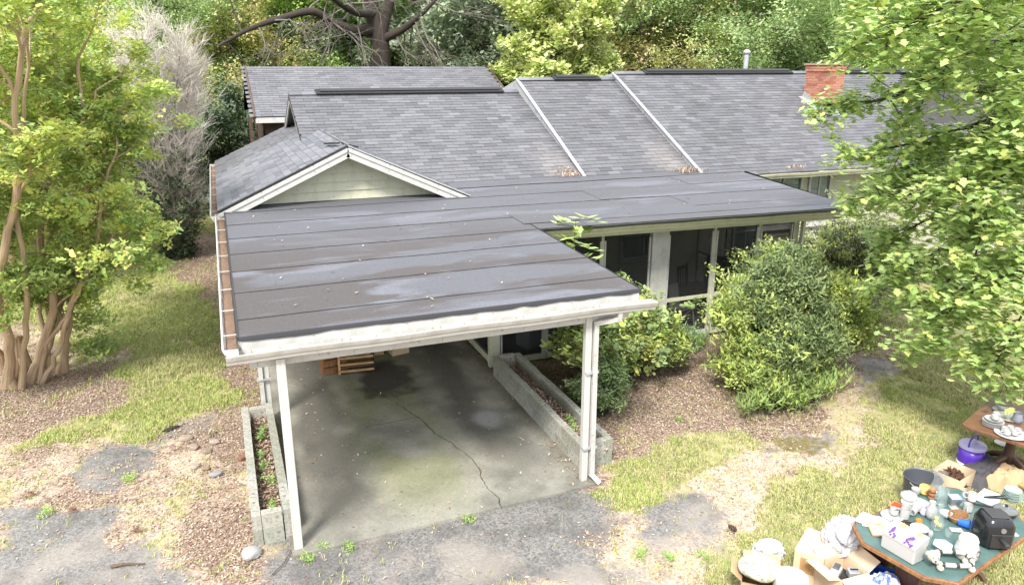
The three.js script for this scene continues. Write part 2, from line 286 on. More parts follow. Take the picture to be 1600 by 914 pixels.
// gable wing over the carport wall: 300 shingles nearest the rake are pieces
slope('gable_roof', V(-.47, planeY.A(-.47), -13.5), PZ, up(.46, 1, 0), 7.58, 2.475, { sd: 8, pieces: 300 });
slope('gable_roof', V(4.06, planeY.A(4.06), -5.92), NZ, up(.46, -1, 0), 4.0, 2.51, { sd: 9, keep: (c) => c.y > planeY.B(c.z) - .1 });
// front wing beside the maple
slope('shingle_roof', V(15.93, 2.78, -7.4), PZ, up(.485, 1, 0), 4.5, 2.0, { sd: 10, keep: (c) => c.y > planeY.D(c.z) - .05 });
// far slopes and the house body, only closing the volume
{
  const back = part('rear_roof'); const q = (x0, x1, y, k, L) => { const v = up(k, 0, 1).clone(); const g = box(x1 - x0, .1, L); const dn = V(0, -k, -1).normalize(); g.applyMatrix4(basis(X, V(0, 1, -k).normalize(), V(0, k, 1).normalize(), V((x0 + x1) / 2, y - .06, -11.3).addScaledVector(dn, L / 2))); mesh('sheathing', g, shMats[1], back); };
  q(1.32, 7.2, 4.6, .44, 3.4); q(7.2, 10.07, 4.9, .5, 5); q(10.07, 22.5, 5.05, .5, 5.1);
}
const quad = (pts, m, name, parent) => { const g = new THREE.BufferGeometry().setFromPoints(pts); const idx = []; for (let i = 1; i < pts.length - 1; i++) idx.push(0, i, i + 1); g.setIndex(idx); const f = g.toNonIndexed(); f.computeVertexNormals(); const u = []; const p = f.attributes.position; for (let i = 0; i < p.count; i++) u.push(p.getX(i) + p.getZ(i), p.getY(i)); f.setAttribute('uv', new THREE.Float32BufferAttribute(u, 2)); const mm = m.clone(); mm.side = THREE.DoubleSide; return mesh(name, f, mm, parent); };
{ // raised rakes between the roof levels: flashing boards with a dark shingle lip
  const rk = (x, lo, hi, z0, name) => { const r = part(name);
    const n = 5; for (let i = 0; i < n; i++) { const a = z0 + (-11.3 - z0) * i / n, b = z0 + (-11.3 - z0) * (i + 1) / n + .01; quad([V(x - .012 - .003 * (i % 2), lo(a) + .0, a), V(x - .012 - .003 * (i % 2), hi(a) + .02, a), V(x - .012 - .003 * (i % 2), hi(b) + .02, b), V(x - .012 - .003 * (i % 2), lo(b), b)], M.alum, 'flashing', r);
      mesh('flashing_cap', bar(V(x - .02, hi(a) + .022 + .002 * (i % 2), a), V(x - .02, hi(b) + .022 + .002 * (i % 2), b), .08, .018), M.alum, r); }
    quad([V(x - .01, lo(-11.3), -11.3), V(x - .01, hi(-11.3), -11.3), V(x - .01, lo(-11.3) - .1, -13)], M.alum, 'gable_end', r); };
  rk(7.2, (z) => planeY.B(z), (z) => planeY.C(z), -7.22, 'rake_flashing'); rk(10.07, (z) => planeY.C(z), (z) => planeY.D(z), -6.85, 'rake_flashing');
  // ridge vents and caps
  const rv = (x0, x1, y) => { const v = part('ridge_vent'); mesh('vent_strip', join([bar(V(x0, y + .035, -11.2), V(x1, y + .035, -11.2), .2, .02, V(0, 1, .45).normalize()), bar(V(x0, y + .045, -11.4), V(x1, y + .045, -11.4), .2, .03, V(0, 1, -.45).normalize())]), M.black, v); mesh('vent_cap', join([bar(V(x0 + .1, y + .085, -11.24), V(x1 - .1, y + .085, -11.24), .13, .012, V(0, 1, .45).normalize()), bar(V(x0 + .1, y + .085, -11.36), V(x1 - .1, y + .085, -11.36), .13, .012, V(0, 1, -.45).normalize())]), M.memEdge, v); };
  rv(1.95, 6.75, 4.6); rv(8.2, 9.6, 4.9); rv(11, 16.2, 5.05); rv(17.2, 21, 5.05);
  const rc = part('ridge_cap'); for (const [x0, x1, y] of [[1.32, 7.2, 4.6], [7.2, 10.07, 4.9], [10.07, 22.5, 5.05]]) for (let x = x0; x < x1 - .1; x += .3) for (const s of [-1, 1]) { const g = bar(V(x, y + .012, -11.3 + s * .08), V(Math.min(x1, x + .31), y + .016, -11.3 + s * .08), .16, .01, V(0, 1, s * .48).normalize()); mesh('ridge_shingle', g, shMats[Math.abs(Math.round(x * 7)) % 6], rc); }
  const ra = part('ridge_cap'); for (let z = -5.95; z > -9.4; z -= .3) for (const s of [-1, 1]) mesh('ridge_shingle', bar(V(1.78 + s * .08, 3.885 - .035, z), V(1.78 + s * .08, 3.885 - .032, z - .31), .17, .01, V(s * .46, 1, 0).normalize()), shMats[Math.abs(Math.round(z * 11)) % 6], ra);
  mesh('loose_cap', bar(V(1.66, 3.9, -6.15), V(1.52, 3.83, -6.9), .05, .03), M.black, ra); mesh('loose_cap', bar(V(1.7, 3.905, -6.13), V(2.0, 3.82, -6.1), .05, .025), M.black, ra);
}
// --- siding: every board a mesh, lower edge proud
function siding(wall, o, u, W, y0, y1, outv, m, cut = null, bh = .19, clipFn = null) {
  for (let y = y0; y < y1 - .02; y += bh) { const h = Math.min(bh, y1 - y);
    let spans = [[0, W]]; if (clipFn) spans = [clipFn(y + h * .35)];
    if (cut) for (const [a, b, c, d] of cut) if (y + h > c && y < d) spans = spans.flatMap(([s, e]) => [[s, Math.min(e, a)], [Math.max(s, b), e]].filter(([p, q]) => q - p > .02));
    for (const [s, e] of spans) { if (e - s < .05) continue; const g = box(e - s, h + .022, .018); g.rotateX(-.15); g.applyMatrix4(basis(u, V(0, 1, 0), outv, o.clone().addScaledVector(u, (s + e) / 2).add(V(0, y + h / 2 - o.y + o.y, 0)).addScaledVector(outv, .012))); mesh('siding_board', g, m, wall); } }
}
{ // front gable triangle
  const w = part('gable_wall'); quad([V(-.1, 2.85, -6.36), V(3.7, 2.9, -6.36), V(1.78, 3.72, -6.36)], M.cream, 'sheathing', w);
  siding(w, V(0, 0, -6.35), X, 4, 2.86, 3.7, PZ, M.cream, null, .165, (y) => { const half = (3.7 - y) / .46; return [1.78 - half, 1.78 + half]; });
  const r = part('rake_board');
  for (const s of [-1, 1]) { const ez = s < 0 ? -.47 : 4.03, ey = planeY.A(ez) - .02;
    mesh('fascia_board', bar(V(ez, ey - .1, -5.93), V(1.78, 3.87 - .12, -5.93), .03, .17, V(0, 1, 0)), M.white, r);
    mesh('trim_board', bar(V(ez, ey - .04, -5.905), V(1.78, 3.87 - .06, -5.905), .02, .07, V(0, 1, 0)), M.white, r);
    mesh('drip_edge', bar(V(ez - s * -.03, ey + .025, -5.915), V(1.78, 3.87 + .004, -5.915), .07, .022, V(0, 1, 0)), s < 0 ? M.memEdge : M.alum, r);
    mesh('soffit', bar(V(ez, ey - .14, -6.14), V(1.78, 3.87 - .16, -6.14), .4, .015, V(0, 1, 0)), M.white, r);
    mesh('frieze_board', bar(V(ez + s * -.3, ey - .06, -6.32), V(1.78, 3.87 - .22, -6.32), .03, .11, V(0, 1, 0)), M.cream, r); }
  // gable end of the higher roof, looking along the ridge
  const g = part('gable_wall'); quad([V(1.52, 3.2, -8.8), V(1.52, 3.2, -13.4), V(1.52, planeY.B(-11.3) - .05, -11.3)], M.cream, 'sheathing', g);
  for (const s of [-1, 1]) mesh('rake_board', bar(V(1.34, planeY.B(-11.3 + 2.04) - .1, -11.3 + s * 2.04), V(1.34, 4.6 - .1, -11.3), .03, .15), M.white, g);
  mesh('fascia_board', bar(V(1.33, 3.66, -9.24), V(1.8, 3.66, -9.24), .03, .12), M.white, g);
}
{ // walls
  const w = part('rear_porch_wall'); mesh('sheathing', box(17, 2.8, .12, 8.2, 1.4, -7.38), M.cream, w);
  // porch back wall and house wall, with two windows and a door
  siding(w, V(-.1, 0, -7.31), X, 16.1, .1, 2.72, PZ, M.cream, [[11.5, 12.35, .75, 1.75], [4.6, 5.55, 0, 2.1], [8.3, 9.6, .8, 2], [12.35, 13.55, 1.25, 2.6], [13.75, 14.5, 1.25, 2.6]]);
  const e = part('end_walls'); mesh('wall_panel', box(.12, 2.7, 6.2, -.1, 1.35, -10.4), M.cream, e); mesh('wall_panel', box(17, 2.7, .12, 8, 1.35, -13.4), M.cream, e);
  mesh('wall_panel', box(.12, 2.7, 4, 16, 1.35, -5.4), M.cream, e);
  siding(e, V(15.93, 0, -7.3), PZ, 3.6, .1, 2.62, mX, M.cream);
  for (const [x0, x1, y0, y1] of [[12.35, 13.55, 1.25, 2.6], [13.75, 14.5, 1.25, 2.6], [11.5, 12.35, .75, 1.75], [8.3, 9.6, .8, 2]]) { const W = part('window'), cx = x0 - .1 + (x1 - x0) / 2, cy = (y0 + y1) / 2, ww = x1 - x0, hh = y1 - y0;
    mesh('frame', join([box(ww, .07, .07, cx, y1 - .035, -7.28), box(ww, .07, .07, cx, y0 + .035, -7.28), box(.07, hh - .14, .07, cx - ww / 2 + .035, cy, -7.28), box(.07, hh - .14, .07, cx + ww / 2 - .035, cy, -7.28)]), M.white, W);
    mesh('sash', join([box(ww - .14, .04, .03, cx, cy, -7.285), box(.03, hh - .14, .03, cx + .001, cy, -7.29)]), M.white, W);
    mesh('pane', box(ww - .14, hh - .14, .006, cx, cy, -7.3), M.windowGlass, W); mesh('sill', box(ww + .08, .03, .12, cx, y0 - .015, -7.25), M.white, W); mesh('blind', box(ww - .15, (hh - .14) * .55, .01, cx, y1 - .07 - (hh - .14) * .275, -7.315), M.wareGreen, W); }
  const d = part('door'); mesh('leaf', box(.9, 2.05, .04, 4.98, 1.12, -7.3), M.brownBoard, d); mesh('handle', moved(new THREE.SphereGeometry(.03, 10, 8), 5.36, 1.05, -7.26), M.alum, d);
}
{ // screened porch: posts, rails, screen panels
  const Z = -4.1, P = part('screened_porch'); const yT = (x) => flatY(x, Z) - .36;
  const post = (x, w, m = M.cream, d = .1) => mesh('post', box(w, yT(x) + .16 - .04, d, x, (yT(x) + .16) / 2 + .02, Z), m, P);
  post(3.86, .2); post(7.2, .36, M.white, .13); post(10.42, .13); post(5.99, .05, M.cream, .05); post(8.46, .055, M.cream, .05); post(9.52, .055, M.cream, .05); post(4.85, .05, M.cream, .05);
  mesh('header', bar(V(3.9, flatY(4, Z) - .27, Z), V(10.5, flatY(10.5, Z) - .27, Z), .12, .22), M.cream, P);
  mesh('trim', bar(V(3.9, flatY(4, Z) - .4, Z + .03), V(10.5, flatY(10.5, Z) - .4, Z + .03), .04, .05), M.white, P);
  for (const [a, b] of [[3.98, 4.82], [4.88, 5.96], [6.02, 7.0], [7.4, 8.42], [8.49, 9.48], [9.55, 10.34]]) {
    mesh('rail', join([box(b - a, .06, .05, (a + b) / 2, .86, Z), box(b - a, .09, .07, (a + b) / 2, .1, Z)]), M.cream, P);
    mesh('screen', box(b - a, .64, .004, (a + b) / 2, .48, Z - .012), M.screen, P); mesh('screen', box(b - a, yT((a + b) / 2) - .93, .004, (a + b) / 2, (yT((a + b) / 2) + .89) / 2, Z - .012), M.screen, P);
    mesh('side_trim', join([box(.03, 2.1, .03, a + .015, 1.12, Z + .022), box(.03, 2.1, .03, b - .015, 1.12, Z + .022)]), M.white, P);
  }
  for (const x of [3.86, 10.42]) { for (const [a, b] of [[-4.2, -5.2], [-5.25, -6.2], [-6.25, -7.24]]) { mesh('rail', join([box(.05, .06, a - b, x, .86, (a + b) / 2), box(.07, .12, a - b, x, .1, (a + b) / 2)]), M.cream, P); mesh('screen', box(.004, 2.2, a - b, x - .012, 1.2, (a + b) / 2), M.screen, P); mesh('post', box(.05, 2.2, .05, x, 1.25, b - .025), M.cream, P); } mesh('header', box(.1, .24, 3.1, x, flatY(x, -5.6) - .29, -5.7), M.cream, P); }
  mesh('electric_outlet', rbox(.06, .09, .04, .008, 7.27, .46, Z + .085), M.alum, P);
  mesh('porch_floor', box(6.5, .1, 3.1, 7.15, .05, -5.72), mat([.16, .15, .14], .8), P);
}
{ // carport posts and downspouts
  const c = part('carport_posts');
  mesh('post', rbox(.095, 2.32, .095, .008, 0, 1.16, 0), M.white, c); mesh('post', rbox(.085, 2.3, .085, .008, 3.64, 1.15, -.1), M.white, c);
  mesh('post', rbox(.09, 2.36, .09, .008, -.06, 1.18, -3.35), M.white, c);
  const ds = (name, pts, m) => { const g = part(name); const gs = []; for (let i = 0; i < pts.length - 1; i++) gs.push(bar(pts[i], pts[i + 1].clone().addScaledVector(pts[i + 1].clone().sub(pts[i]).normalize(), .02), .06, .075, V(.01, .01, 1).normalize())); mesh('pipe', join(gs), m, g); return g; };
  let g = ds('downspout', [V(3.98, 2.38, .07), V(3.98, 2.26, .05), V(3.73, 2.2, -.07), V(3.73, 1.2, -.065), V(3.735, .1, -.06), V(3.79, .03, .06)], M.white);
  mesh('strap', box(.2, .03, .1, 3.69, .5, -.075), M.alum, g); mesh('strap', box(.18, .03, .1, 3.69, 1.55, -.08), M.alum, g);
  g = ds('downspout', [V(-.42, 2.35, -3.32), V(-.4, 2.3, -3.32), V(-.15, 2.2, -3.3), V(-.14, 1.2, -3.3), V(-.14, .1, -3.3)], M.white); mesh('strap', box(.2, .025, .11, -.1, .75, -3.3), M.alum, g);
  g = ds('downspout', [V(11.0, 2.5, -3.5), V(11.0, 2.36, -3.55), V(10.52, 2.3, -3.98), V(10.52, .1, -3.98)], M.cream);
}
{ // chimney
  const c = part('chimney'); const bm = [[.36, .13, .08], [.42, .17, .10], [.3, .1, .065], [.4, .19, .13], [.34, .15, .1]].map((x) => mat(x, .9, bump(grainT, 4, .003)));
  const mortar = mat([.5, .46, .42], .95); const x0 = 15.62, x1 = 16.12, z1 = -9.0, z0 = -9.95, yb = 3.7, yt = 5.26; seed(44);
  mesh('mortar_core', box(x1 - x0 - .012, yt - yb, z1 - z0 - .012, (x0 + x1) / 2, (yb + yt) / 2, (z0 + z1) / 2), mortar, c);
  const H = .0665, Lb = .2, bg = box(Lb - .01, H - .011, .1), bg2 = box(.1 - .01, H - .011, .1); let row = 0;
  for (let y = yb; y < yt - .02; y += H, row++) { const cor = y > yt - H * 3.1 && y < yt - H * .5 ? .03 : 0; const o = row % 2 ? Lb / 2 : 0;
    for (const [a, b, w, horiz] of [[x0, x1, z1, 1], [z0, z1, x0, 0], [z0, z1, x1, 0]]) { for (let t = a - o; t < b - .02; t += Lb) { const s = Math.max(a, t), e = Math.min(b, t + Lb); if (e - s < .04) continue; const gm = mesh('brick', bg, bm[Math.floor(rnd() * 5)], c); gm.scale.x = (e - s - .01) / (Lb - .01);
        const mid = (s + e) / 2, out = .006 + rr(0, .004) + cor; if (horiz) gm.position.set(mid, y + H / 2, w - .05 + out); else { gm.rotation.y = Math.PI / 2; gm.position.set(w + (w === x0 ? .05 - out : -.05 + out), y + H / 2, mid - (horiz ? 0 : 0)); } if (cor) gm.scale.x *= 1.06; } } }
  mesh('crown', box(.62, .05, 1.06, (x0 + x1) / 2, yt + .03, (z0 + z1) / 2), mat([.34, .2, .15], .95, bump(lumpT, 2, .01)), c); mesh('flue', box(.3, .06, .5, (x0 + x1) / 2, yt + .08, (z0 + z1) / 2), M.dark, c);
  const fl = (a, b) => bar(a, b, .02, .16);
  mesh('flashing', fl(V(x0 - .025, planeY.D(z1) + .09, z1 + .02), V(x0 - .025, planeY.D(z0) + .09, z0)), M.alum, c); mesh('flashing', fl(V(x0 - .02, planeY.D(z1) + .08, z1 + .025), V(x1 + .02, planeY.D(z1) + .08, z1 + .025)), M.alum, c); mesh('flashing', bar(V(x0 - .1, planeY.D(z1) + .025, z1 + .03), V(x0 - .1, planeY.D(z0) + .025, z0), .16, .012), M.alum, c);
  const v = part('vent_pipe'); mesh('pipe', moved(new THREE.CylinderGeometry(.07, .075, .75, 14), 14.74, 5.2, -11.55), M.alum, v); mesh('cap', moved(lathe([[0, .12], [.06, .11], [.11, .06], [.115, .03], [.1, .0], [.07, -.03]], 16), 14.74, 5.6, -11.55), M.alum, v);
  const v2 = part('vent_pipe'); mesh('pipe', moved(new THREE.CylinderGeometry(.04, .04, .55, 12), 21.2, 5.25, -11.6), M.alum, v2);
}
// --- the brown outbuilding behind
{
  const b = thing('outbuilding', 'brown wooden outbuilding with long grey shingle roof behind the house', 'building'); const H = house; 
  const mk = (name) => part(name, b);
  const r = mk('roof'); const list = []; seed(71); const o = V(.68, 3.92, -14), v = up(.43, 0, -1), n = new THREE.Vector3().crossVectors(X, v);
  for (let i = 0; i * SE < 3.26; i++) for (let k = 0; k * SW < 7.8; k++) { const ci = Math.floor(rnd() * 6); const g = shGeo[Math.floor(rnd() * 3)].clone(); const c = o.clone().addScaledVector(X, k * SW + (i % 2) * .12 - .02).addScaledVector(v, i * SE + .07).addScaledVector(n, .012); const pa = .85 + .35 * fbm(c.x * .9, c.z, 3) + rr(-.08, .08); g.applyMatrix4(basis(X, n, v.clone().negate(), c)); list.push(withColor(g, SHC[ci].map((x) => x * 1.18 * pa))); }
  const s = mesh('shingles', join(list), M.shingle, r); s.userData.kind = 'stuff';
  for (const sgn of [1, -1]) { const vv = V(0, .43, -sgn).normalize(), nn = V(0, 1, .43 * sgn).normalize(); const g = box(7.8, .1, 3.3); g.applyMatrix4(basis(X, nn, vv.clone().negate(), V(4.5, 5.21, -17).addScaledVector(vv, -1.65).addScaledVector(nn, -.056))); mesh('sheathing', g, M.dark, r); }
  mesh('wall', join([box(7.2, 3.9, .1, 4.5, 1.95, -14.4), box(7.2, 3.9, .1, 4.5, 1.95, -19.6), box(.1, 3.9, 5.1, .95, 1.95, -17), box(.1, 3.9, 5.1, 8.05, 1.95, -17)]), M.brownBoard, b);
  quad([V(.72, 3.9, -14.1), V(.72, 3.9, -19.9), V(.72, 5.1, -17)], M.brownBoard, 'gable_wall', b);
  mesh('fascia_board', box(7.7, .14, .03, 4.5, 3.83, -13.97), M.white, b); for (const sg of [1, -1]) for (const rx of [.64, 8.4]) mesh('rake_board', bar(V(rx, 3.88, -17 + sg * 3.05), V(rx, 5.18, -17), .05, .14), M.brownBoard, b);
  for (let i = 0; i < 9; i++) mesh('siding_board', box(.02, .13, 1.2, .7, 2.5 + i * .16, -14.9), M.brownBoard, b);
  mesh('railing', join([box(.06, 1.4, .06, .55, 3.2, -14.25), box(.06, 1.4, .06, .55, 3.2, -15.4), ...[0, 1, 2, 3, 4].map((i) => box(.04, .1, 1.2, .55, 2.75 + i * .22, -14.8))]), M.brownBoard, b);
}
// ---------------------------------------------------------------- ground: what covers it, read off the photograph as outlines
const GX0 = -16, GZ0 = -30, GN = 320, GS = 44; // 44 m x 44 m control grid
const cover = [0, 1, 2, 3].map(() => new Float32Array(GN * GN)); // 0 grass, 1 leaf litter, 2 asphalt, 3 bare dirt
{
  const fill = (type, pts, val = 1) => { const w = pts.map(([a, b]) => { const p = atY(a, b); return [p.x, p.z]; });
    for (let j = 0; j < GN; j++) for (let i = 0; i < GN; i++) { const x = GX0 + (i + .5) / GN * GS, z = GZ0 + (j + .5) / GN * GS; let inn = false; for (let a = 0, b = w.length - 1; a < w.length; b = a++) if ((w[a][1] > z) !== (w[b][1] > z) && x < (w[b][0] - w[a][0]) * (z - w[a][1]) / (w[b][1] - w[a][1]) + w[a][0]) inn = !inn; if (inn) { for (let t = 0; t < 4; t++) cover[t][j * GN + i] *= 1 - val; cover[type][j * GN + i] += val; } } };
  for (let k = 0; k < GN * GN; k++) { const z = GZ0 + (Math.floor(k / GN) + .5) / GN * GS, x = GX0 + (k % GN + .5) / GN * GS; const g = x < -4 ? .55 : .4; if (z < -10) { cover[0][k] = .6; cover[1][k] = .4; } else { cover[3][k] = .55; cover[1][k] = .45; cover[0][k] = 0; } if (x > 9 && z > -6) { cover[0][k] = .85; cover[3][k] = .15; cover[1][k] = 0; } }
  fill(0, [[190, 345], [300, 345], [285, 390], [280, 430], [320, 480], [345, 560], [362, 620], [330, 640], [250, 675], [120, 692], [0, 705], [0, 655], [100, 640], [190, 600], [205, 540], [160, 470], [60, 400], [100, 350]], .92);
  fill(0, [[0, 300], [190, 345], [160, 470], [205, 540], [130, 560], [0, 480]], .6);
  fill(1, [[328, 340], [292, 385], [285, 420], [325, 480], [350, 560], [370, 630], [412, 640], [405, 600], [350, 450]], .95);
  fill(1, [[220, 385], [340, 385], [340, 430], [250, 430]], .7);
  fill(1, [[0, 590], [110, 585], [205, 600], [190, 640], [100, 668], [0, 690]], .9);
  fill(2, [[0, 795], [60, 780], [120, 800], [185, 808], [182, 850], [255, 872], [262, 930], [0, 930]], .93);
  fill(2, [[92, 730], [150, 702], [238, 690], [236, 742], [205, 752], [150, 740]], .85);
  fill(2, [[255, 655], [330, 640], [340, 660], [270, 680]], .4);
  fill(1, [[320, 660], [388, 650], [402, 840], [405, 914], [330, 914], [290, 860], [330, 760]], .6);
  fill(2, [[408, 835], [475, 862], [700, 815], [930, 760], [968, 800], [950, 830], [905, 850], [925, 930], [415, 930]], .96);
  fill(2, [[905, 850], [1000, 870], [1020, 930], [920, 930]], .55);
  fill(1, [[790, 600], [1000, 500], [1130, 520], [1110, 640], [1290, 655], [1340, 560], [1372, 500], [1392, 545], [1335, 640], [1255, 695], [1170, 688], [1062, 668], [965, 718], [930, 700]], 1);
  fill(1, [[1130, 520], [1400, 420], [1400, 500], [1340, 560], [1290, 655], [1110, 640]], .9);
  fill(0, [[938, 765], [955, 722], [1055, 682], [1165, 668], [1175, 712], [1110, 742], [1000, 802], [955, 800]], .82);
  fill(3, [[1175, 690], [1292, 650], [1382, 555], [1402, 600], [1335, 682], [1242, 742], [1200, 792], [1125, 832], [1082, 852], [1000, 862], [958, 822], [1080, 762]], .85);
  fill(2, [[1335, 560], [1392, 520], [1385, 600], [1330, 610]], .55); fill(2, [[1185, 680], [1290, 665], [1290, 705], [1200, 710]], .6); fill(2, [[1005, 800], [1110, 775], [1155, 800], [1140, 862], [1020, 850]], .7); fill(2, [[940, 800], [1000, 812], [1000, 850], [930, 850]], .35);
  fill(0, [[1405, 600], [1620, 480], [1640, 930], [1100, 930], [1150, 856], [1212, 795], [1340, 690]], .88);
  for (const c of cover) for (let it = 0; it < 2; it++) { const s = c.slice(); for (let j = 1; j < GN - 1; j++) for (let i = 1; i < GN - 1; i++) { const k = j * GN + i; c[k] = (s[k] * 2 + s[k - 1] + s[k + 1] + s[k - GN] + s[k + GN]) / 6; } }
}
const W4 = [0, 0, 0, 0];
function coverAt(x, z) { // weights, broken up by noise
  const wx = x + (fbm(x * 1.3 + 4, z * 1.3, 3) - .5) * .9, wz = z + (fbm(x * 1.3 + 40, z * 1.3 + 8, 3) - .5) * .9;
  const a = clamp((wx - GX0) / GS * GN - .5, 0, GN - 2), b = clamp((wz - GZ0) / GS * GN - .5, 0, GN - 2), i = Math.floor(a), j = Math.floor(b), f = a - i, g = b - j, k = j * GN + i;
  let s = 0;
  for (let t = 0; t < 4; t++) { const c = cover[t]; let w = c[k] * (1 - f) * (1 - g) + c[k + 1] * f * (1 - g) + c[k + GN] * (1 - f) * g + c[k + GN + 1] * f * g; w = w + (w > .02 ? (fbm(x * 1.9 + t * 31, z * 1.9 + t * 17, 4) - .5) * 1.15 + (fbm(x * 8 + t * 13, z * 8 + t * 27, 2) - .5) * .55 : 0); w = Math.max(0, w); W4[t] = w * w * w; s += W4[t]; }
  for (let t = 0; t < 4; t++) W4[t] /= s || 1; return W4;
}
const MOSS = atY(1245, 697);
const groundH = (x, z) => .03 * (fbm(x * .5 + 9, z * .5, 3) - .5) - .01;
function groundColor(x, z, cell) {
  const w = coverAt(x, z), n1 = fbm(x * 3.1 + 2, z * 3.1, 4), n2 = vn(x * 38, z * 38), n3 = vn(x * 95 + 3, z * 95), n4 = vn(x * 17 + 60, z * 17), leaf = vn(x * 60 + z * 21, z * 46 - x * 18);
  // grass floor: thatch and soil between the blades
  let g = mixc([.26, .26, .1], [.38, .32, .18], clamp(n4 * .9 + n3 * .5 - .35)); g = mixc(g, [.15, .19, .05], sst(.45, .65, n1) * .6);
  // leaf litter: pale and dark flakes over brown mould
  let l = mixc([.14, .098, .073], [.25, .18, .133], n2); if (leaf > .62) l = mixc(l, [.34, .26, .2], sst(.62, .76, leaf)); if (leaf < .28) l = mixc(l, [.06, .036, .026], sst(.28, .16, leaf));
  // asphalt: aggregate, hairline cracks, dusty patches
  let a = mixc([.078, .075, .071], [.235, .225, .212], clamp(n3 * 1.1 + n2 * .5 - .3)); a = mixc(a, [.072, .069, .066], sst(.5, .68, n1) * .45); a = mixc(a, [.30, .265, .225], sst(.5, .7, fbm(x * 1.1 + 30, z * 1.1, 3)) * .5);
  const cr = Math.abs(fbm(x * 1.15 + 12, z * 1.15 + 5, 5) - .5); if (cr < .004 && fbm(x * .9 + 7, z * .9, 2) > .52) a = mixc(a, [.045, .042, .04], .55);
  // bare dirt: tan, straw flecks
  let d = mixc([.32, .25, .185], [.42, .345, .265], clamp(n1 * 1.3 - .2 + n3 * .25 - .1)); if (leaf > .66) d = mixc(d, [.55, .45, .34], .8); if (leaf < .24) d = mixc(d, [.2, .13, .09], .7); d = mixc(d, [.32, .30, .12], sst(.58, .7, fbm(x * 1.7 + 81, z * 1.7, 3)) * .55);
  const mo = sst(.42, .2, Math.hypot((x - MOSS.x) * .8, z - MOSS.z) + (n4 - .5) * .25 + (n1 - .5) * .4); if (mo > 0) { const mc = mixc([.09, .075, .025], [.2, .16, .07], n2); d = mixc(d, mc, mo); a = mixc(a, mc, mo); l = mixc(l, mc, mo); }
  return [g[0] * w[0] + l[0] * w[1] + a[0] * w[2] + d[0] * w[3], g[1] * w[0] + l[1] * w[1] + a[1] * w[2] + d[1] * w[3], g[2] * w[0] + l[2] * w[1] + a[2] * w[2] + d[2] * w[3]];
}
function sheet(name, x0, x1, z0, z1, tw, th, nx, nz, lift, holes) {
  const t = dataTex(tw, th, (i, j) => groundColor(x0 + (i + .5) / tw * (x1 - x0), z1 - (j + .5) / th * (z1 - z0))); t.wrapS = t.wrapT = THREE.ClampToEdgeWrapping;
  const pos = [], uv = [], idx = [];
  for (let j = 0; j <= nz; j++) for (let i = 0; i <= nx; i++) { const x = x0 + (x1 - x0) * i / nx, z = z1 - (z1 - z0) * j / nz; pos.push(x, groundH(x, z) + lift, z); uv.push(i / nx, j / nz); }
  for (let j = 0; j < nz; j++) for (let i = 0; i < nx; i++) { const a = j * (nx + 1) + i; idx.push(a, a + 1, a + nx + 2, a, a + nx + 2, a + nx + 1); }
  const g = new THREE.BufferGeometry(); g.setAttribute('position', new THREE.Float32BufferAttribute(pos, 3)); g.setAttribute('uv', new THREE.Float32BufferAttribute(uv, 2)); g.setIndex(idx); g.computeVertexNormals();
  return structure(name, g, mat(0xffffff, .93, { map: t, bumpMap: rep(grainT, (x1 - x0) * 1.4, (z1 - z0) * 1.4), bumpScale: .006 }));
}
sheet('front_yard', -7.5, 10.5, -9.5, 6.5, 2048, 2048, 120, 110, 0);
sheet('back_yard', -16, 28, -30, 14, 1024, 1024, 110, 110, -.018);
{
  const t = dataTex(512, 512, (i, j) => { const n = fbm(i / 16, j / 16, 5), m = vn(i / 2, j / 2); return mixc([.10, .13, .045], [.24, .2, .1], clamp(n * 1.4 - .3 + (m - .5) * .6)); });
  const g = new THREE.PlaneGeometry(900, 900); g.rotateX(-Math.PI / 2); const m = structure('ground', g, mat(0xffffff, .95, { map: rep(t, 90) })); m.position.y = -.09;
  const road = structure('gravel_road', poly([[-30, -25.6], [-3, -24.2], [3, -23.6], [3, -27.8], [-3, -29], [-30, -31]], .02), mat(0xffffff, .95, { map: rep(dataTex(512, 512, (i, j) => mixc([.42, .39, .36], [.58, .54, .5], clamp(vn(i, j) * .6 + fbm(i / 32, j / 32, 4) * .6 - .1))), .25), ...bump(grainT, 1, .01) })); road.position.y = -.012;
}
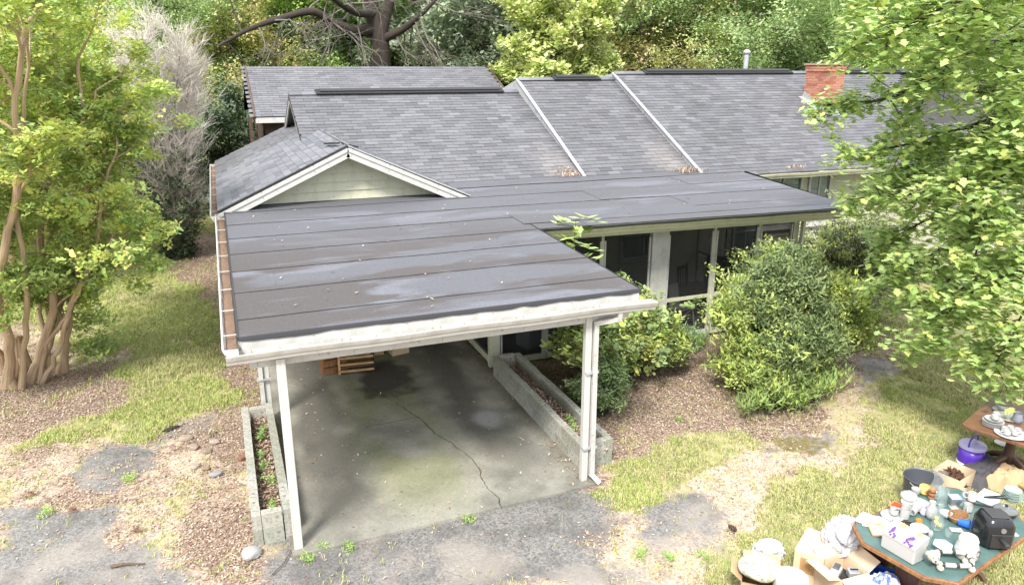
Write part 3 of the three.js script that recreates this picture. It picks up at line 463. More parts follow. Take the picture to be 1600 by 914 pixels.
// ---------------------------------------------------------------- carport slab, split along its crack
const crackPts = [[.3, -7.3], [.75, -5.7], [1.05, -5.15], [1.34, -4.63], [1.58, -4.05], [1.74, -3.62], [1.9, -3.2], [1.99, -2.89], [2.12, -2.45], [2.17, -2.03], [2.3, -1.7], [2.37, -1.44], [2.44, -1.1], [2.46, -.84], [2.4, -.6], [2.39, -.36], [2.44, -.1], [2.42, .1]];
{
  const slabT = dataTex(1024, 2048, (i, j) => { // 3.9 m x 7.6 m
    const x = -.1 + (i + .5) / 1024 * 3.9, z = .2 - (j + .5) / 2048 * 7.6;
    const wx = x + (fbm(x * 1.4, z * 1.1, 4) - .5) * .7, n = fbm(x * 2.2 + 8, z * 2.2, 5), f = vn(x * 150, z * 150), m = vn(x * 44, z * 44);
    let c = mixc([.145, .143, .12], [.268, .26, .22], clamp(n * 2.4 - .7));
    const track = Math.max(sst(.62, .15, Math.abs(wx - .62)) * sst(.3, -1.0, z), sst(.5, .1, Math.abs(wx - 2.95)) * sst(.2, -1.6, z) * .95); // dirty wheel tracks
    c = mixc(c, [.066, .06, .052], clamp(track * (.4 + .8 * n)) * .9);
    const alg = sst(.42, .62, fbm(x * 1.2 + 21, z * .9 + 2, 4)) * sst(.85, .3, Math.abs(x - 1.7)) * sst(.4, -1.0, z); c = mixc(c, [.19, .2, .1], alg * .6);
    const oil = sst(.55, .32, Math.hypot((wx - 1.95) * 1.1, (z + 4.25) * .62) + (n - .5) * .5); c = mixc(c, [.035, .032, .028], oil * .9);
    const pale = sst(.3, .1, Math.hypot(x - 3.05, (z + 2.2) * .8) + (n - .5) * .25); c = mixc(c, [.42, .42, .43], pale * .5);
    const rim = sst(.2, .02, Math.min(x + .08, 3.78 - x) + (n - .5) * .2); c = mixc(c, [.12, .095, .07], rim * .5);
    const jl = Math.abs(z + 2.62 + (x - 1.4) * .03 + (vn(x * 6, 3) - .5) * .03); if (jl < .012 && x > 1.25 && x < 2.1) c = mixc(c, [.1, .07, .05], .7 * vn(x * 25, 9) + .2);
    const k = .78 + .24 * f + .2 * m; if (vn(x * 23 + 7, z * 23) > .93) c = mixc(c, [.16, .13, .1], .5);
    return [c[0] * k, c[1] * k, c[2] * k];
  });
  const sm = mat(0xffffff, .78, { map: slabT, bumpMap: rep(grainT, 14, 28), bumpScale: .0016 });
  const uvs = (g) => { const p = g.attributes.position, u = []; for (let i = 0; i < p.count; i++) u.push((p.getX(i) + .1) / 3.9, (.2 - p.getZ(i)) / 7.6); g.setAttribute('uv', new THREE.Float32BufferAttribute(u, 2)); return g; };
  const slab = new THREE.Group(); slab.name = 'carport_slab'; slab.userData = { kind: 'structure' }; scene.add(slab);
  seed(55); const fine = []; for (let i = 0; i < crackPts.length - 1; i++) { const [a, b] = crackPts[i], [c, d] = crackPts[i + 1]; for (let k = 0; k < 5; k++) fine.push([a + (c - a) * k / 5 + rr(-.014, .014), b + (d - b) * k / 5]); } fine.push(crackPts.at(-1));
  const gap = (z) => .003 + .0075 * sst(-5.6, -3.2, z) * (.4 + .9 * vn(z * 5, 2)); const z0 = fine[0][1], zE = fine.at(-1)[1];
  const L = [...fine.map(([x, z]) => [x - gap(z), z]), [-.08, .16], [-.08, -7.3]], R = [...fine.map(([x, z]) => [x + gap(z), z]), [3.76, .06], [3.78, -7.3]];
  mesh('slab_piece', uvs(poly(L, .1)), sm, slab).position.y = -.075; mesh('slab_piece', uvs(poly(R, .1)), sm, slab).position.y = -.077;
  mesh('crack_soil', box(3.5, .03, 7.2, 1.85, -.035, -3.6), mat([.05, .04, .03], 1), slab);
}
// ---------------------------------------------------------------- block planters
const blockT = dataTex(512, 512, (i, j) => { const n = fbm(i / 32, j / 32, 5), f = vn(i, j); let c = mixc([.42, .415, .38], [.3, .295, .255], clamp(n * 1.5 - .3)); c = mixc(c, [.13, .14, .09], sst(.58, .72, fbm(i / 20 + 50, j / 20, 4)) * .6); const k = .8 + .36 * f; return [c[0] * k, c[1] * k, c[2] * k]; });
const blockMats = [[1, 1, 1], [.86, .88, .84], [1, .98, .95], [.78, .78, .72]].map((c) => mat(c, .95, { map: rep(blockT, 1.7), ...bump(grainT, 4, .005) }));
function blockGeo(len, holes) { const s = new THREE.Shape([[-len / 2, -.05], [len / 2, -.05], [len / 2, .05], [-len / 2, .05]].map(([a, b]) => new THREE.Vector2(a, b))); if (holes) for (const hx of [-.26, .26]) { const h = new THREE.Path(); const c = hx * len, a = .018, b = .014; h.moveTo(c - a, -b); h.lineTo(c + a, -b); h.lineTo(c + a, b); h.lineTo(c - a, b); h.closePath(); s.holes.push(h); } const g = new THREE.ExtrudeGeometry(s, { depth: .19, bevelEnabled: true, bevelSize: .004, bevelThickness: .004, bevelOffset: -.004, bevelSegments: 1 }); g.rotateX(-Math.PI / 2); return g; }
const soilMat = mat(0xffffff, 1, { map: dataTex(256, 256, (i, j) => mixc([.10, .065, .045], [.22, .15, .10], clamp(vn(i / 2, j / 2) * .7 + vn(i, j) * .5 - .1))), ...bump(grainT, 2, .02) });
function planter(label, x0, x1, z0, z1, holed) { // x0 outer, z0 front
  const t = thing('block_planter', label, 'planter', [(x0 + x1) / 2, 0, (z0 + z1) / 2], 0, 'block planters flanking the carport slab'); const cx = (x0 + x1) / 2, cz = (z0 + z1) / 2; seed(Math.round(x0 * 100) + 300);
  const full = blockGeo(.39, false), half = blockGeo(.19, false), fullH = blockGeo(.39, true);
  for (let c = 0; c < 2; c++) for (const x of [x0, x1]) { let z = z0 - (x === x0 ? .0 : .02), first = c; while (z > z1 + .1) { const hf = first || z - z1 < .3; first = 0; const len = hf ? .2 : .4; const b = mesh('block', hf ? half : c === 1 && z > z0 - holed ? fullH : full, blockMats[Math.floor(rnd() * 4)], t); b.position.set(x - cx + rr(-.006, .006), c * .2 - .01, z - len / 2 - cz); b.rotation.y = Math.PI / 2 + rr(-.015, .015); z -= len; } }
  for (let c = 0; c < 2; c++) for (const z of [z0 - .02, z1 + .06]) { const b = mesh('block', blockGeo(Math.abs(x1 - x0) - .115, false), blockMats[(c + 1) % 4], t); b.position.set(rr(-.004, .004), c * .2 - .01, z - .06 - cz + .02); }
  const n = 10, m = 60, P = [], I = [], U = []; for (let j = 0; j <= m; j++) for (let i = 0; i <= n; i++) { const x = x0 + .05 + (x1 - x0 - .1) * i / n, z = z0 - .1 + (z1 - z0 + .2) * j / m; P.push(x - cx, .2 + .07 * (fbm(x * 5, z * 4, 3) - .5), z - cz); U.push(x, z); } for (let j = 0; j < m; j++) for (let i = 0; i < n; i++) { const a = j * (n + 1) + i; I.push(a, a + 1, a + n + 2, a, a + n + 2, a + n + 1); }
  const g = new THREE.BufferGeometry(); g.setAttribute('position', new THREE.Float32BufferAttribute(P, 3)); g.setAttribute('uv', new THREE.Float32BufferAttribute(U, 2)); g.setIndex(I); g.computeVertexNormals(); const sm = soilMat.clone(); sm.side = THREE.DoubleSide; const so = mesh('soil', g, sm, t); so.userData.kind = 'stuff'; return t;
}
planter('long grey concrete block planter with leaf-filled soil beside the screened porch', 3.76, 4.16, -.33, -3.75, 2);
planter('mossy concrete block planter sprouting weeds on the leaf-strewn side of the carport', -.41, -.07, -.22, -3.15, .5);
// ---------------------------------------------------------------- plants
const leafMat = new THREE.MeshPhysicalMaterial({ color: 0xffffff, vertexColors: true, roughness: .7, transmission: .45, thickness: 0, side: THREE.DoubleSide });
const needleMat = new THREE.MeshPhysicalMaterial({ color: 0xffffff, vertexColors: true, roughness: .7, side: THREE.DoubleSide });
const barkT = dataTex(256, 256, (i, j) => { const w = vn(i / 3, j / 24) * .6 + vn(i, j / 8) * .4; return mixc([.8, .78, .74], [.34, .31, .28], clamp(w * 1.2 - .1)); });
const bark = (c) => mat(c, .95, { map: rep(barkT, 2, .5), bumpMap: rep(barkT, 2, .5), bumpScale: .02 });
const barkSmoothT = dataTex(256, 256, (i, j) => mixc([1, .97, .9], [.55, .47, .38], clamp(vn(i / 8, j / 40) * .8 + vn(i / 2, j / 12) * .3 - .1)));
// one leaf: a folded, pointed blade of unit length along +y; outline gives half-widths
function leafShape(outline, fold = .25, curl = .2) {
  const pos = [], n = outline.length;
  const pt = (t, w, s) => [s * w, t - .0, -Math.abs(w) * fold * 1 - curl * t * t];
  for (let i = 0; i < n - 1; i++) { const [t0, w0] = outline[i], [t1, w1] = outline[i + 1]; for (const s of [-1, 1]) { const a = pt(t0, 0, s), b = pt(t0, w0, s), c = pt(t1, 0, s), d = pt(t1, w1, s); if (w0 > 0) pos.push(...a, ...b, ...d); if (w1 > 0 || w0 > 0) pos.push(...a, ...d, ...c); } }
  const g = new THREE.BufferGeometry(); g.setAttribute('position', new THREE.Float32BufferAttribute(pos, 3)); g.computeVertexNormals(); g.setAttribute('uv', new THREE.BufferAttribute(new Float32Array(pos.length / 3 * 2), 2)); return g;
}
const LEAF = {
  oval: leafShape([[0, 0], [.45, .26], [1, 0]]), narrow: leafShape([[0, 0], [.4, .13], [1, 0]], .2, .3), round: leafShape([[0, .02], [.3, .34], [.7, .32], [1, 0]], .15, .15),
  lobed: (() => { const o = [[0, .03], [.12, .3], [.3, .22], [.42, .5], [.55, .28], [.62, .34], [.72, .2], [1, 0]]; return leafShape(o, .2, .25); })(),
};
function cluster(leaf, n, spread, size, sd, flat = .5, jit = .28) { // n leaves round a twig end
  seed(sd); const gs = [];
  for (let i = 0; i < n; i++) { const g = leaf.clone(), s = size * rr(.7, 1.25), d = V(gauss(), gauss() * .7, gauss()).multiplyScalar(spread * .75); const tilt = rr(.5, 1.9) * (1 - flat) + flat * rr(1.1, 1.8); g.applyMatrix4(M4().makeRotationFromEuler(new THREE.Euler(tilt, rr(0, 6.283), 0, 'YXZ')).scale(V(s, s, s)).setPosition(d)); const k = rr(1 - jit, 1 + jit); gs.push(withColor(g, [k * rr(.92, 1.08), k, k * rr(.8, 1.1)])); }
  return join(gs);
}
function scatterMesh(name, geo, material, parent, items, colorFn) { // items: [pos, scale, quaternion?]
  const m = new THREE.InstancedMesh(geo, material, items.length), c = new THREE.Color(), mm = M4(), q = new THREE.Quaternion(), e = new THREE.Euler(), s = V(1, 1, 1);
  m.name = name; m.castShadow = m.receiveShadow = true;
  items.forEach((it, i) => { if (it[2]) q.copy(it[2]); else q.setFromEuler(e.set(rr(-.5, .5), rr(0, 6.283), rr(-.5, .5))); s.setScalar(it[1]); mm.compose(it[0], q, s); m.setMatrixAt(i, mm); const k = colorFn(it[0], i); c.setRGB(k[0], k[1], k[2]); m.setColorAt(i, c); });
  m.userData.kind = 'stuff'; parent.add(m); return m;
}
const pickC = (list, jit = .18) => () => { const c = list[Math.floor(rnd() * list.length)], k = rr(1 - jit, 1 + jit); return [c[0] * k, c[1] * k, c[2] * k]; };
// branching: returns limb geometries and twig ends
function grow(p, dir, len, r, lvl, o, out) {
  const n = lvl === 0 ? 7 : 4, pts = [p.clone()], rad = [r], d = dir.clone().normalize(); let c = p.clone(); const tip = lvl >= o.levels - 1 ? .25 : o.taper ?? .5;
  for (let i = 1; i <= n; i++) { d.add(V(gauss(), gauss() * .6 + (o.lift ?? .08), gauss()).multiplyScalar(o.bend ?? .16)).normalize(); c = c.clone().addScaledVector(d, len / n); pts.push(c); rad.push(r * (1 - (1 - tip) * i / n)); }
  if (r > (o.minR ?? .004)) out.limbs.push(limb(pts, rad, lvl === 0 ? 9 : lvl === 1 ? 6 : 4));
  if (lvl >= o.levels - 1) { for (let i = 1; i <= n; i++) out.tips.push([pts[i], d.clone()]); return; }
  const kids = o.kids[lvl]; for (let k = 0; k < kids; k++) { const t = rr(o.from?.[lvl] ?? .3, 1), f = t * n, i = Math.min(n - 1, Math.floor(f)), q = pts[i].clone().lerp(pts[i + 1], f - i); const az = k * 2.4 + rr(-.5, .5), sp = rr(...(o.spread?.[lvl] ?? [.5, 1.0])); const side = V(Math.cos(az), 0, Math.sin(az)); side.addScaledVector(d, -side.dot(d)).normalize(); const nd = d.clone().multiplyScalar(Math.cos(sp)).addScaledVector(side, Math.sin(sp)); if (o.droop) nd.y -= o.droop * lvl; grow(q, nd, len * rr(...(o.ratio?.[lvl] ?? [.5, .75])), rad[i] * rr(.5, .65), lvl + 1, o, out); }
  if (lvl < o.levels - 1) grow(pts[n], d, len * .5, rad[n] * .9, lvl + 1, o, out);
}
function addCrown(t, name, tips, per, spread, clusters, size, colorFn, material = leafMat, keep = null) {
  const sets = clusters.map(() => []);
  for (const [p] of tips) for (let k = 0; k < per; k++) { const q = p.clone().add(V(gauss(), gauss() * .8, gauss()).multiplyScalar(spread)); if (q.y < .05 || (keep && !keep(q))) continue; sets[Math.floor(rnd() * sets.length)].push([q, size * rr(.75, 1.3)]); }
  sets.forEach((s, i) => { if (s.length) scatterMesh(i ? 'foliage' : name, clusters[i], material, t, s, colorFn); });
}
const CL = {
  far: [cluster(LEAF.oval, 14, .55, .26, 201, .5), cluster(LEAF.oval, 12, .6, .24, 202, .4)], mid: [cluster(LEAF.oval, 14, .3, .13, 203, .5), cluster(LEAF.round, 12, .3, .11, 204, .5)],
  fine: [cluster(LEAF.oval, 16, .11, .055, 205, .4), cluster(LEAF.oval, 14, .12, .05, 206, .5)], myrtle: [cluster(LEAF.oval, 13, .16, .1, 207, .6, .22), cluster(LEAF.round, 11, .17, .085, 208, .6, .22)],
  narrow: [cluster(LEAF.narrow, 14, .12, .1, 209, .3), cluster(LEAF.narrow, 12, .13, .09, 210, .4)], needle: [cluster(LEAF.narrow, 26, .4, .3, 211, .3, .2)],
  gum: [cluster(LEAF.lobed, 12, .26, .15, 212, .45), cluster(LEAF.lobed, 10, .28, .14, 213, .5)],
};
function tree(name, label, group, [x, z], o) {
  seed(o.sd); const t = thing(name, label, 'tree', [x, 0, z], 0, group), out = { limbs: [], tips: [] }; const dir = V(...(o.lean ?? [0, 1, 0]));
  grow(V(0, -.1, 0), dir, o.h, o.r, 0, o, out);
  mesh('trunk', join(out.limbs), bark(o.bark ?? [.16, .13, .1]), t); addCrown(t, 'crown', out.tips, o.per, o.scatter, o.cl, o.size ?? 1, pickC(o.col, o.jit ?? .2), o.needle ? needleMat : leafMat); return t;
}
// --- woods behind: placed by direction and distance from the camera
{
  const G = 'trees in the woods behind the house'; const at = (px, f) => { const p = atFwd(px, 110, f); return [p.x, p.z]; };
  const greens = [[.312, .44, .171], [.377, .497, .186], [.273, .398, .155], [.429, .525, .202]], dark = [[.169, .256, .155], [.208, .284, .171], [.156, .234, .139], [.221, .298, .194]], yel = [[.468, .511, .155], [.416, .483, .155], [.546, .511, .202], [.598, .483, .248]], lime = [[.39, .568, .109], [.442, .625, .139], [.338, .511, .109]], grey = [[.39, .469, .341], [.442, .525, .403], [.338, .412, .295]];
  const broad = { levels: 4, kids: [9, 5, 4], spread: [[.6, 1.2], [.5, 1], [.4, .9]], ratio: [[.4, .6], [.5, .7], [.5, .7]], from: [.12, .3, .3], cl: CL.far, per: 2, scatter: .5, bend: .2 };
  const kinds = {
    green: [{ ...broad, col: greens }, 'mid-green broadleaf tree'], dark: [{ ...broad, col: dark, per: 3 }, 'dark green broadleaf tree'],
    lime: [{ ...broad, col: lime, cl: CL.mid, per: 3, scatter: .45 }, 'bright lime-green young tree'], yellow: [{ ...broad, col: yel, cl: CL.mid, per: 2, spread: [[.9, 1.4], [.5, 1], [.4, .9]] }, 'yellow-tan tiered tree'],
    grey: [{ ...broad, col: grey, per: 2 }, 'greyish-green feathery tree'],
    pine: [{ levels: 3, kids: [34, 6], from: [.1, .25], spread: [[1.2, 1.6], [.5, .9]], ratio: [[.16, .26], [.35, .5]], bend: .07, cl: CL.needle, per: 3, scatter: .22, size: 1.1, col: [[.08, .135, .06], [.1, .16, .07], [.12, .18, .08]], needle: true, bark: [.14, .1, .075] }, 'tall dark pine'],
  };
  const where = (px) => px < 0 ? 'behind the outermost crape myrtle' : px < 110 ? 'beyond the large crape myrtle' : px < 235 ? 'beyond the gap beside the large crape myrtle' : px < 320 ? 'behind the bare grey tree' : px < 375 ? 'between the bare grey tree and the outbuilding' : px < 430 ? 'behind the gable end of the outbuilding' : px < 530 ? 'under the long bare oak limb' : px < 620 ? 'behind the oak trunk' : px < 740 ? 'behind the outbuilding ridge' : px < 850 ? 'behind the sweetgum crown' : px < 930 ? 'just past the sweetgum crown' : px < 1010 ? 'behind the first raised roof step' : px < 1100 ? 'behind the long ridge vent' : px < 1200 ? 'behind the vent pipe' : px < 1300 ? 'behind the brick chimney' : px < 1380 ? 'just beyond the brick chimney' : 'behind the maple sprays';
  const put = (k, px, f, h, sd, extra = {}) => tree(k === 'pine' ? 'pine_tree' : 'broadleaf_tree', kinds[k][1] + (f >= 58 ? ' far back ' : f >= 37 ? ' deep in the woods ' : ' fronting the woods ') + where(px), G, at(px, f), { ...kinds[k][0], h, r: h * .022, sd, ...extra });
  let s = 400;
  // far rank closes the view
  for (const [k, px, f, h] of [['dark', -60, 62, 13], ['green', 60, 66, 13], ['dark', 170, 60, 12], ['dark', 290, 62, 13], ['green', 380, 66, 14], ['dark', 460, 60, 13], ['dark', 560, 66, 14], ['green', 640, 60, 13], ['dark', 720, 64, 14], ['dark', 800, 60, 13], ['dark', 880, 66, 14], ['green', 960, 60, 13], ['dark', 1050, 64, 13], ['dark', 1140, 60, 13], ['green', 1230, 66, 14], ['dark', 1320, 60, 13], ['dark', 1420, 64, 13], ['green', 1520, 62, 13], ['dark', 1620, 62, 13]]) put(k, px, f, h, s++, { size: 1.5, scatter: .8 });
  // middle rank
  for (const [k, px, f, h] of [['pine', 395, 44, 15], ['dark', 345, 46, 8], ['pine', 450, 48, 15], ['green', 500, 42, 8], ['grey', 680, 38, 10], ['grey', 760, 42, 10], ['dark', 690, 46, 11], ['pine', 770, 50, 14], ['pine', 880, 46, 16], ['dark', 940, 42, 10], ['pine', 1080, 46, 15], ['dark', 1130, 40, 9], ['dark', 1210, 44, 10], ['green', 1270, 38, 9], ['pine', 1340, 44, 14], ['green', 1400, 40, 9], ['green', 1500, 36, 9], ['dark', 60, 46, 9], ['green', 190, 44, 8]]) put(k, px, f, h, s++);
  // near the back of the house
  for (const [k, px, f, h] of [['lime', 480, 38, 5.2], ['lime', 690, 42, 5.4], ['yellow', 350, 34, 5.4], ['yellow', 400, 38, 5], ['yellow', 1015, 34, 6.6], ['yellow', 960, 36, 5.6], ['green', 1060, 36, 7.5], ['green', 1180, 33, 6.5], ['lime', 1250, 34, 7], ['green', 1350, 32, 7], ['green', 590, 46, 7], ['green', 265, 36, 6.5], ['yellow', 220, 40, 6]]) put(k, px, f, h, s++, k === 'green' ? { cl: CL.mid, per: 4 } : {});
  // dark evergreen by the outbuilding
  tree('evergreen_tree', 'small dark evergreen tree between the bare grey tree and the outbuilding', undefined, at(358, 27), { levels: 3, kids: [14, 6], spread: [[.7, 1.2], [.5, 1]], ratio: [[.35, .55], [.5, .7]], from: [.05, .2], h: 2.7, r: .06, sd: 490, cl: CL.mid, per: 4, scatter: .25, col: [[.06, .11, .045], [.08, .13, .05]] });
  // old oak with long bare limb
  { seed(500); const [x, z] = at(590, 31), t = thing('oak_tree', 'old dark-trunked oak with long bare limbs behind the outbuilding roof', 'tree', [x, 0, z]); const out = { limbs: [], tips: [] };
    const P = (px, py, f = 36) => atFwd(px, py, f - 5).sub(V(x, 0, z)); const L = (pts, r0, r1) => { const c = new THREE.CatmullRomCurve3(pts).getPoints(24); out.limbs.push(limb(c, c.map((_, i) => r0 + (r1 - r0) * i / 24), 8)); return c; };
    L([V(0, -.1, 0), P(592, 130), P(594, 95), P(592, 60), P(582, 25), P(573, -20), P(565, -80)], .5, .26); L([P(592, 70), P(600, 30), P(612, -10), P(625, -60)], .3, .16);
    const a = L([P(588, 45), P(560, 48, 35.5), P(520, 36, 35), P(490, 18, 34.5), P(440, 28, 34), P(390, 45, 33.5), P(340, 72, 33)], .24, .05), b = L([P(586, 20), P(560, 20, 35), P(530, 5, 34), P(500, -20, 33)], .2, .06), c = L([P(596, 62), P(630, 45, 35.5), P(660, 20, 35), P(690, -10, 35)], .18, .05);
    const twigs = []; for (const cc of [a, b, c]) for (let i = 5; i < 25; i += 2) { const o2 = { limbs: twigs, tips: [] }; grow(cc[i], V(gauss(), -.5 + gauss(), gauss()), rr(1, 2.4), .035, 1, { levels: 4, kids: [0, 4, 3], bend: .35, lift: -.15, ratio: [0, [.4, .7], [.4, .7]] }, o2); for (const q of o2.tips) if (rnd() < .008) out.tips.push(q); }
    for (let k = 0; k < 30; k++) { const q = P(rr(430, 720), rr(-130, -35), rr(34, 40)); out.tips.push([q, V(0, 1, 0)]); }
    mesh('trunk', join(out.limbs), bark([.07, .056, .046]), t); mesh('bare_twigs', join(twigs), bark([.3, .28, .25]), t).userData.kind = 'stuff'; addCrown(t, 'crown', out.tips, 3, .5, CL.mid, 1, pickC([[.3, .36, .18], [.36, .42, .22], [.26, .31, .16]])); }
  // bright sweetgum between the roofs
  tree('sweetgum_tree', 'pale lime-green sweetgum rising between the shingle roofs and the outbuilding', undefined, [9.75, -15.9], { levels: 4, kids: [14, 6, 4], spread: [[.5, .95], [.5, 1], [.4, .9]], ratio: [[.16, .34], [.45, .6], [.5, .7]], from: [.42, .2, .3], h: 6.1, r: .12, sd: 512, cl: CL.gum, per: 4, scatter: .2, size: .8, bend: .1, col: [[.5, .6, .17], [.58, .67, .22], [.44, .53, .15], [.62, .67, .3], [.58, .58, .28]] });
  // pink-flowering shrub glimpsed behind the grey tree
  { seed(520); const p = at(238, 31), t = thing('flowering_shrub', 'shrub with a few pink-red blossoms behind the bare grey tree', 'shrub', [p[0], 0, p[1]]); const out = { limbs: [], tips: [] }; for (let k = 0; k < 7; k++) grow(V(gauss() * .2, 0, gauss() * .2), V(gauss() * .4, 1, gauss() * .4), 3.3, .05, 0, { levels: 3, kids: [5, 4], from: [.4, .3] }, out); mesh('trunk', join(out.limbs), bark([.2, .16, .12]), t); addCrown(t, 'crown', out.tips, 2, .3, CL.mid, .9, pickC([[.169, .284, .093], [.26, .341, .124]])); scatterMesh('blossom', CL.mid[1], leafMat, t, out.tips.filter((q) => q[0].y > 3.4).slice(0, 14).map((q) => [q[0], .7]), pickC([[.65, .085, .186], [.78, .142, .31]])); }
}
// --- crape myrtle clump
{
  seed(601); const t = thing('crape_myrtle', 'large multi-stemmed crape myrtle with smooth tan trunks and yellow-green leaves beside the lawn', 'tree', [-3.9, 0, -6.7]); const out = { limbs: [], tips: [] };
  const base = V(-3.9, 0, -6.7); const S = (px, py, f) => atFwd(px, py, f).sub(base); const f0 = (atY(40, 590).sub(EYE)).dot(V(Math.sin(YAW), 0, -Math.cos(YAW)));
  const stems = [[[[10, 610], [14, 540], [-6, 470], [8, 380], [28, 280], [22, 160], [40, 40]], .085], [[[45, 605], [58, 560], [84, 470], [62, 380], [78, 260], [88, 120], [80, 20]], .08], [[[55, 600], [86, 500], [104, 430], [98, 330], [86, 220], [100, 90]], .07], [[[100, 588], [98, 520], [85, 460], [90, 380], [112, 300], [128, 190], [120, 90]], .06], [[[70, 590], [75, 500], [70, 400], [72, 300], [66, 190], [60, 50]], .055], [[[20, 600], [-20, 520], [-60, 430], [-70, 300], [-60, 150]], .08], [[[60, 605], [70, 545], [98, 500], [130, 440], [165, 390], [185, 345]], .045], [[[35, 600], [5, 500], [22, 420], [8, 300], [14, 160], [2, 40]], .065], [[[90, 590], [106, 520], [116, 440], [128, 360], [138, 250], [150, 140]], .045], [[[80, 590], [60, 480], [40, 380], [46, 250], [60, 110]], .05], [[[30, 600], [40, 500], [35, 400], [22, 300], [36, 180], [44, 60]], .05], [[[62, 600], [90, 545], [112, 470], [150, 380], [160, 300], [185, 220]], .045]];
  stems.forEach(([pl, r], i) => { const ff = f0 + (i % 5 - 2) * .22; const pts = pl.map(([a, b], k) => S(a, b, ff + (k ? (k * .13 * ((i * 7) % 5 - 2)) : 0))); pts[0].y = -.05; const c = new THREE.CatmullRomCurve3(pts).getPoints(26); c.forEach((q, k) => { if (k > 2) q.add(V(gauss(), gauss(), gauss()).multiplyScalar(.022)); }); out.limbs.push(limb(c, c.map((_, k) => r * (k < 3 ? 1.3 - .1 * k : 1) * (1 - .62 * k / 26)), 9));
    for (let k = 8; k <= 26; k += k < 15 ? 4 : 2) { grow(c[k], V(gauss(), rr(.1, .9), gauss()), rr(.5, 1.0) * (k < 15 ? .8 : 1), r * .3, 1, { levels: 4, kids: [0, 3, 3], bend: .26, lift: .03, ratio: [0, [.5, .8], [.45, .7]], from: [0, .35, .3], spread: [0, [.5, 1.2], [.5, 1.1]] }, out); } });
  // root flare at the old base
  for (let k = 0; k < 9; k++) { const a = k * .7, q = S(35, 600, f0); const c = [V(q.x + Math.cos(a) * .05, .75, q.z + Math.sin(a) * .05), V(q.x + Math.cos(a + .3) * .12, .25, q.z + Math.sin(a + .3) * .12), V(q.x + Math.cos(a + .5) * .27, -.03, q.z + Math.sin(a + .5) * .27)]; out.limbs.push(limb(new THREE.CatmullRomCurve3(c).getPoints(6), [.09, .09, .085, .08, .07, .055, .04], 6)); }
  const tb = mat([.5, .39, .28], .75, { map: rep(barkSmoothT, 2, .6), bumpMap: rep(barkT, 1.5, .4), bumpScale: .006 }); mesh('trunk', join(out.limbs), tb, t);
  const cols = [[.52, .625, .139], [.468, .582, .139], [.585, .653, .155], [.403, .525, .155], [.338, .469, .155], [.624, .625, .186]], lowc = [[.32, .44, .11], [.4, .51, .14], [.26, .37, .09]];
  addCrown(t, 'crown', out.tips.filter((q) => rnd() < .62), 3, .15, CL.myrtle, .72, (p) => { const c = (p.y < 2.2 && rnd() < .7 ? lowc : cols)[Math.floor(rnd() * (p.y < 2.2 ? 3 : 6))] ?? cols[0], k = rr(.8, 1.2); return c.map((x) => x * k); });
  // a spray of older leaves and two sucker plants
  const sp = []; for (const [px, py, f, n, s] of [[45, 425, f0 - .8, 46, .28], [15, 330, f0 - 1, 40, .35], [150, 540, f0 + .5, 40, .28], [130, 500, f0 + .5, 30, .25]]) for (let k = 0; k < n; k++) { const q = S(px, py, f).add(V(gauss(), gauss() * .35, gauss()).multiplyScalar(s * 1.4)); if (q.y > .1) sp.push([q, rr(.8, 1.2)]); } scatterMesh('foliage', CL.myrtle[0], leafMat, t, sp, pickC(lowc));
  // neighbour myrtles behind fill the corner with leaves
  const G = 'crape myrtles along the side lawn';
  for (const [px, f, h, sd] of [[-40, 20, 5.5, 611], [75, 24, 5.2, 612], [105, 26, 4.4, 613], [30, 30, 6.5, 614], [90, 34, 6.2, 615], [-120, 16.5, 5.5, 616]]) { seed(sd); const p = atFwd(px, 110, f), q = thing('crape_myrtle', 'yellow-green crape myrtle standing behind the large multi-stemmed one', 'tree', [p.x, 0, p.z], 0, G), o2 = { limbs: [], tips: [] }; for (let k = 0; k < 6; k++) grow(V(gauss() * .15, -.05, gauss() * .15), V(gauss() * .45, 1.2, gauss() * .45), h * rr(.6, .8), .07, 0, { levels: 4, kids: [6, 4, 3], from: [.35, .3, .2], ratio: [[.3, .45], [.5, .7], [.5, .7]], bend: .16, spread: [[.5, 1.1], [.5, 1], [.5, 1]] }, o2); mesh('trunk', join(o2.limbs), tb, q); addCrown(q, 'crown', o2.tips, 1, .3, CL.myrtle, 1.45, pickC(cols)); }
}
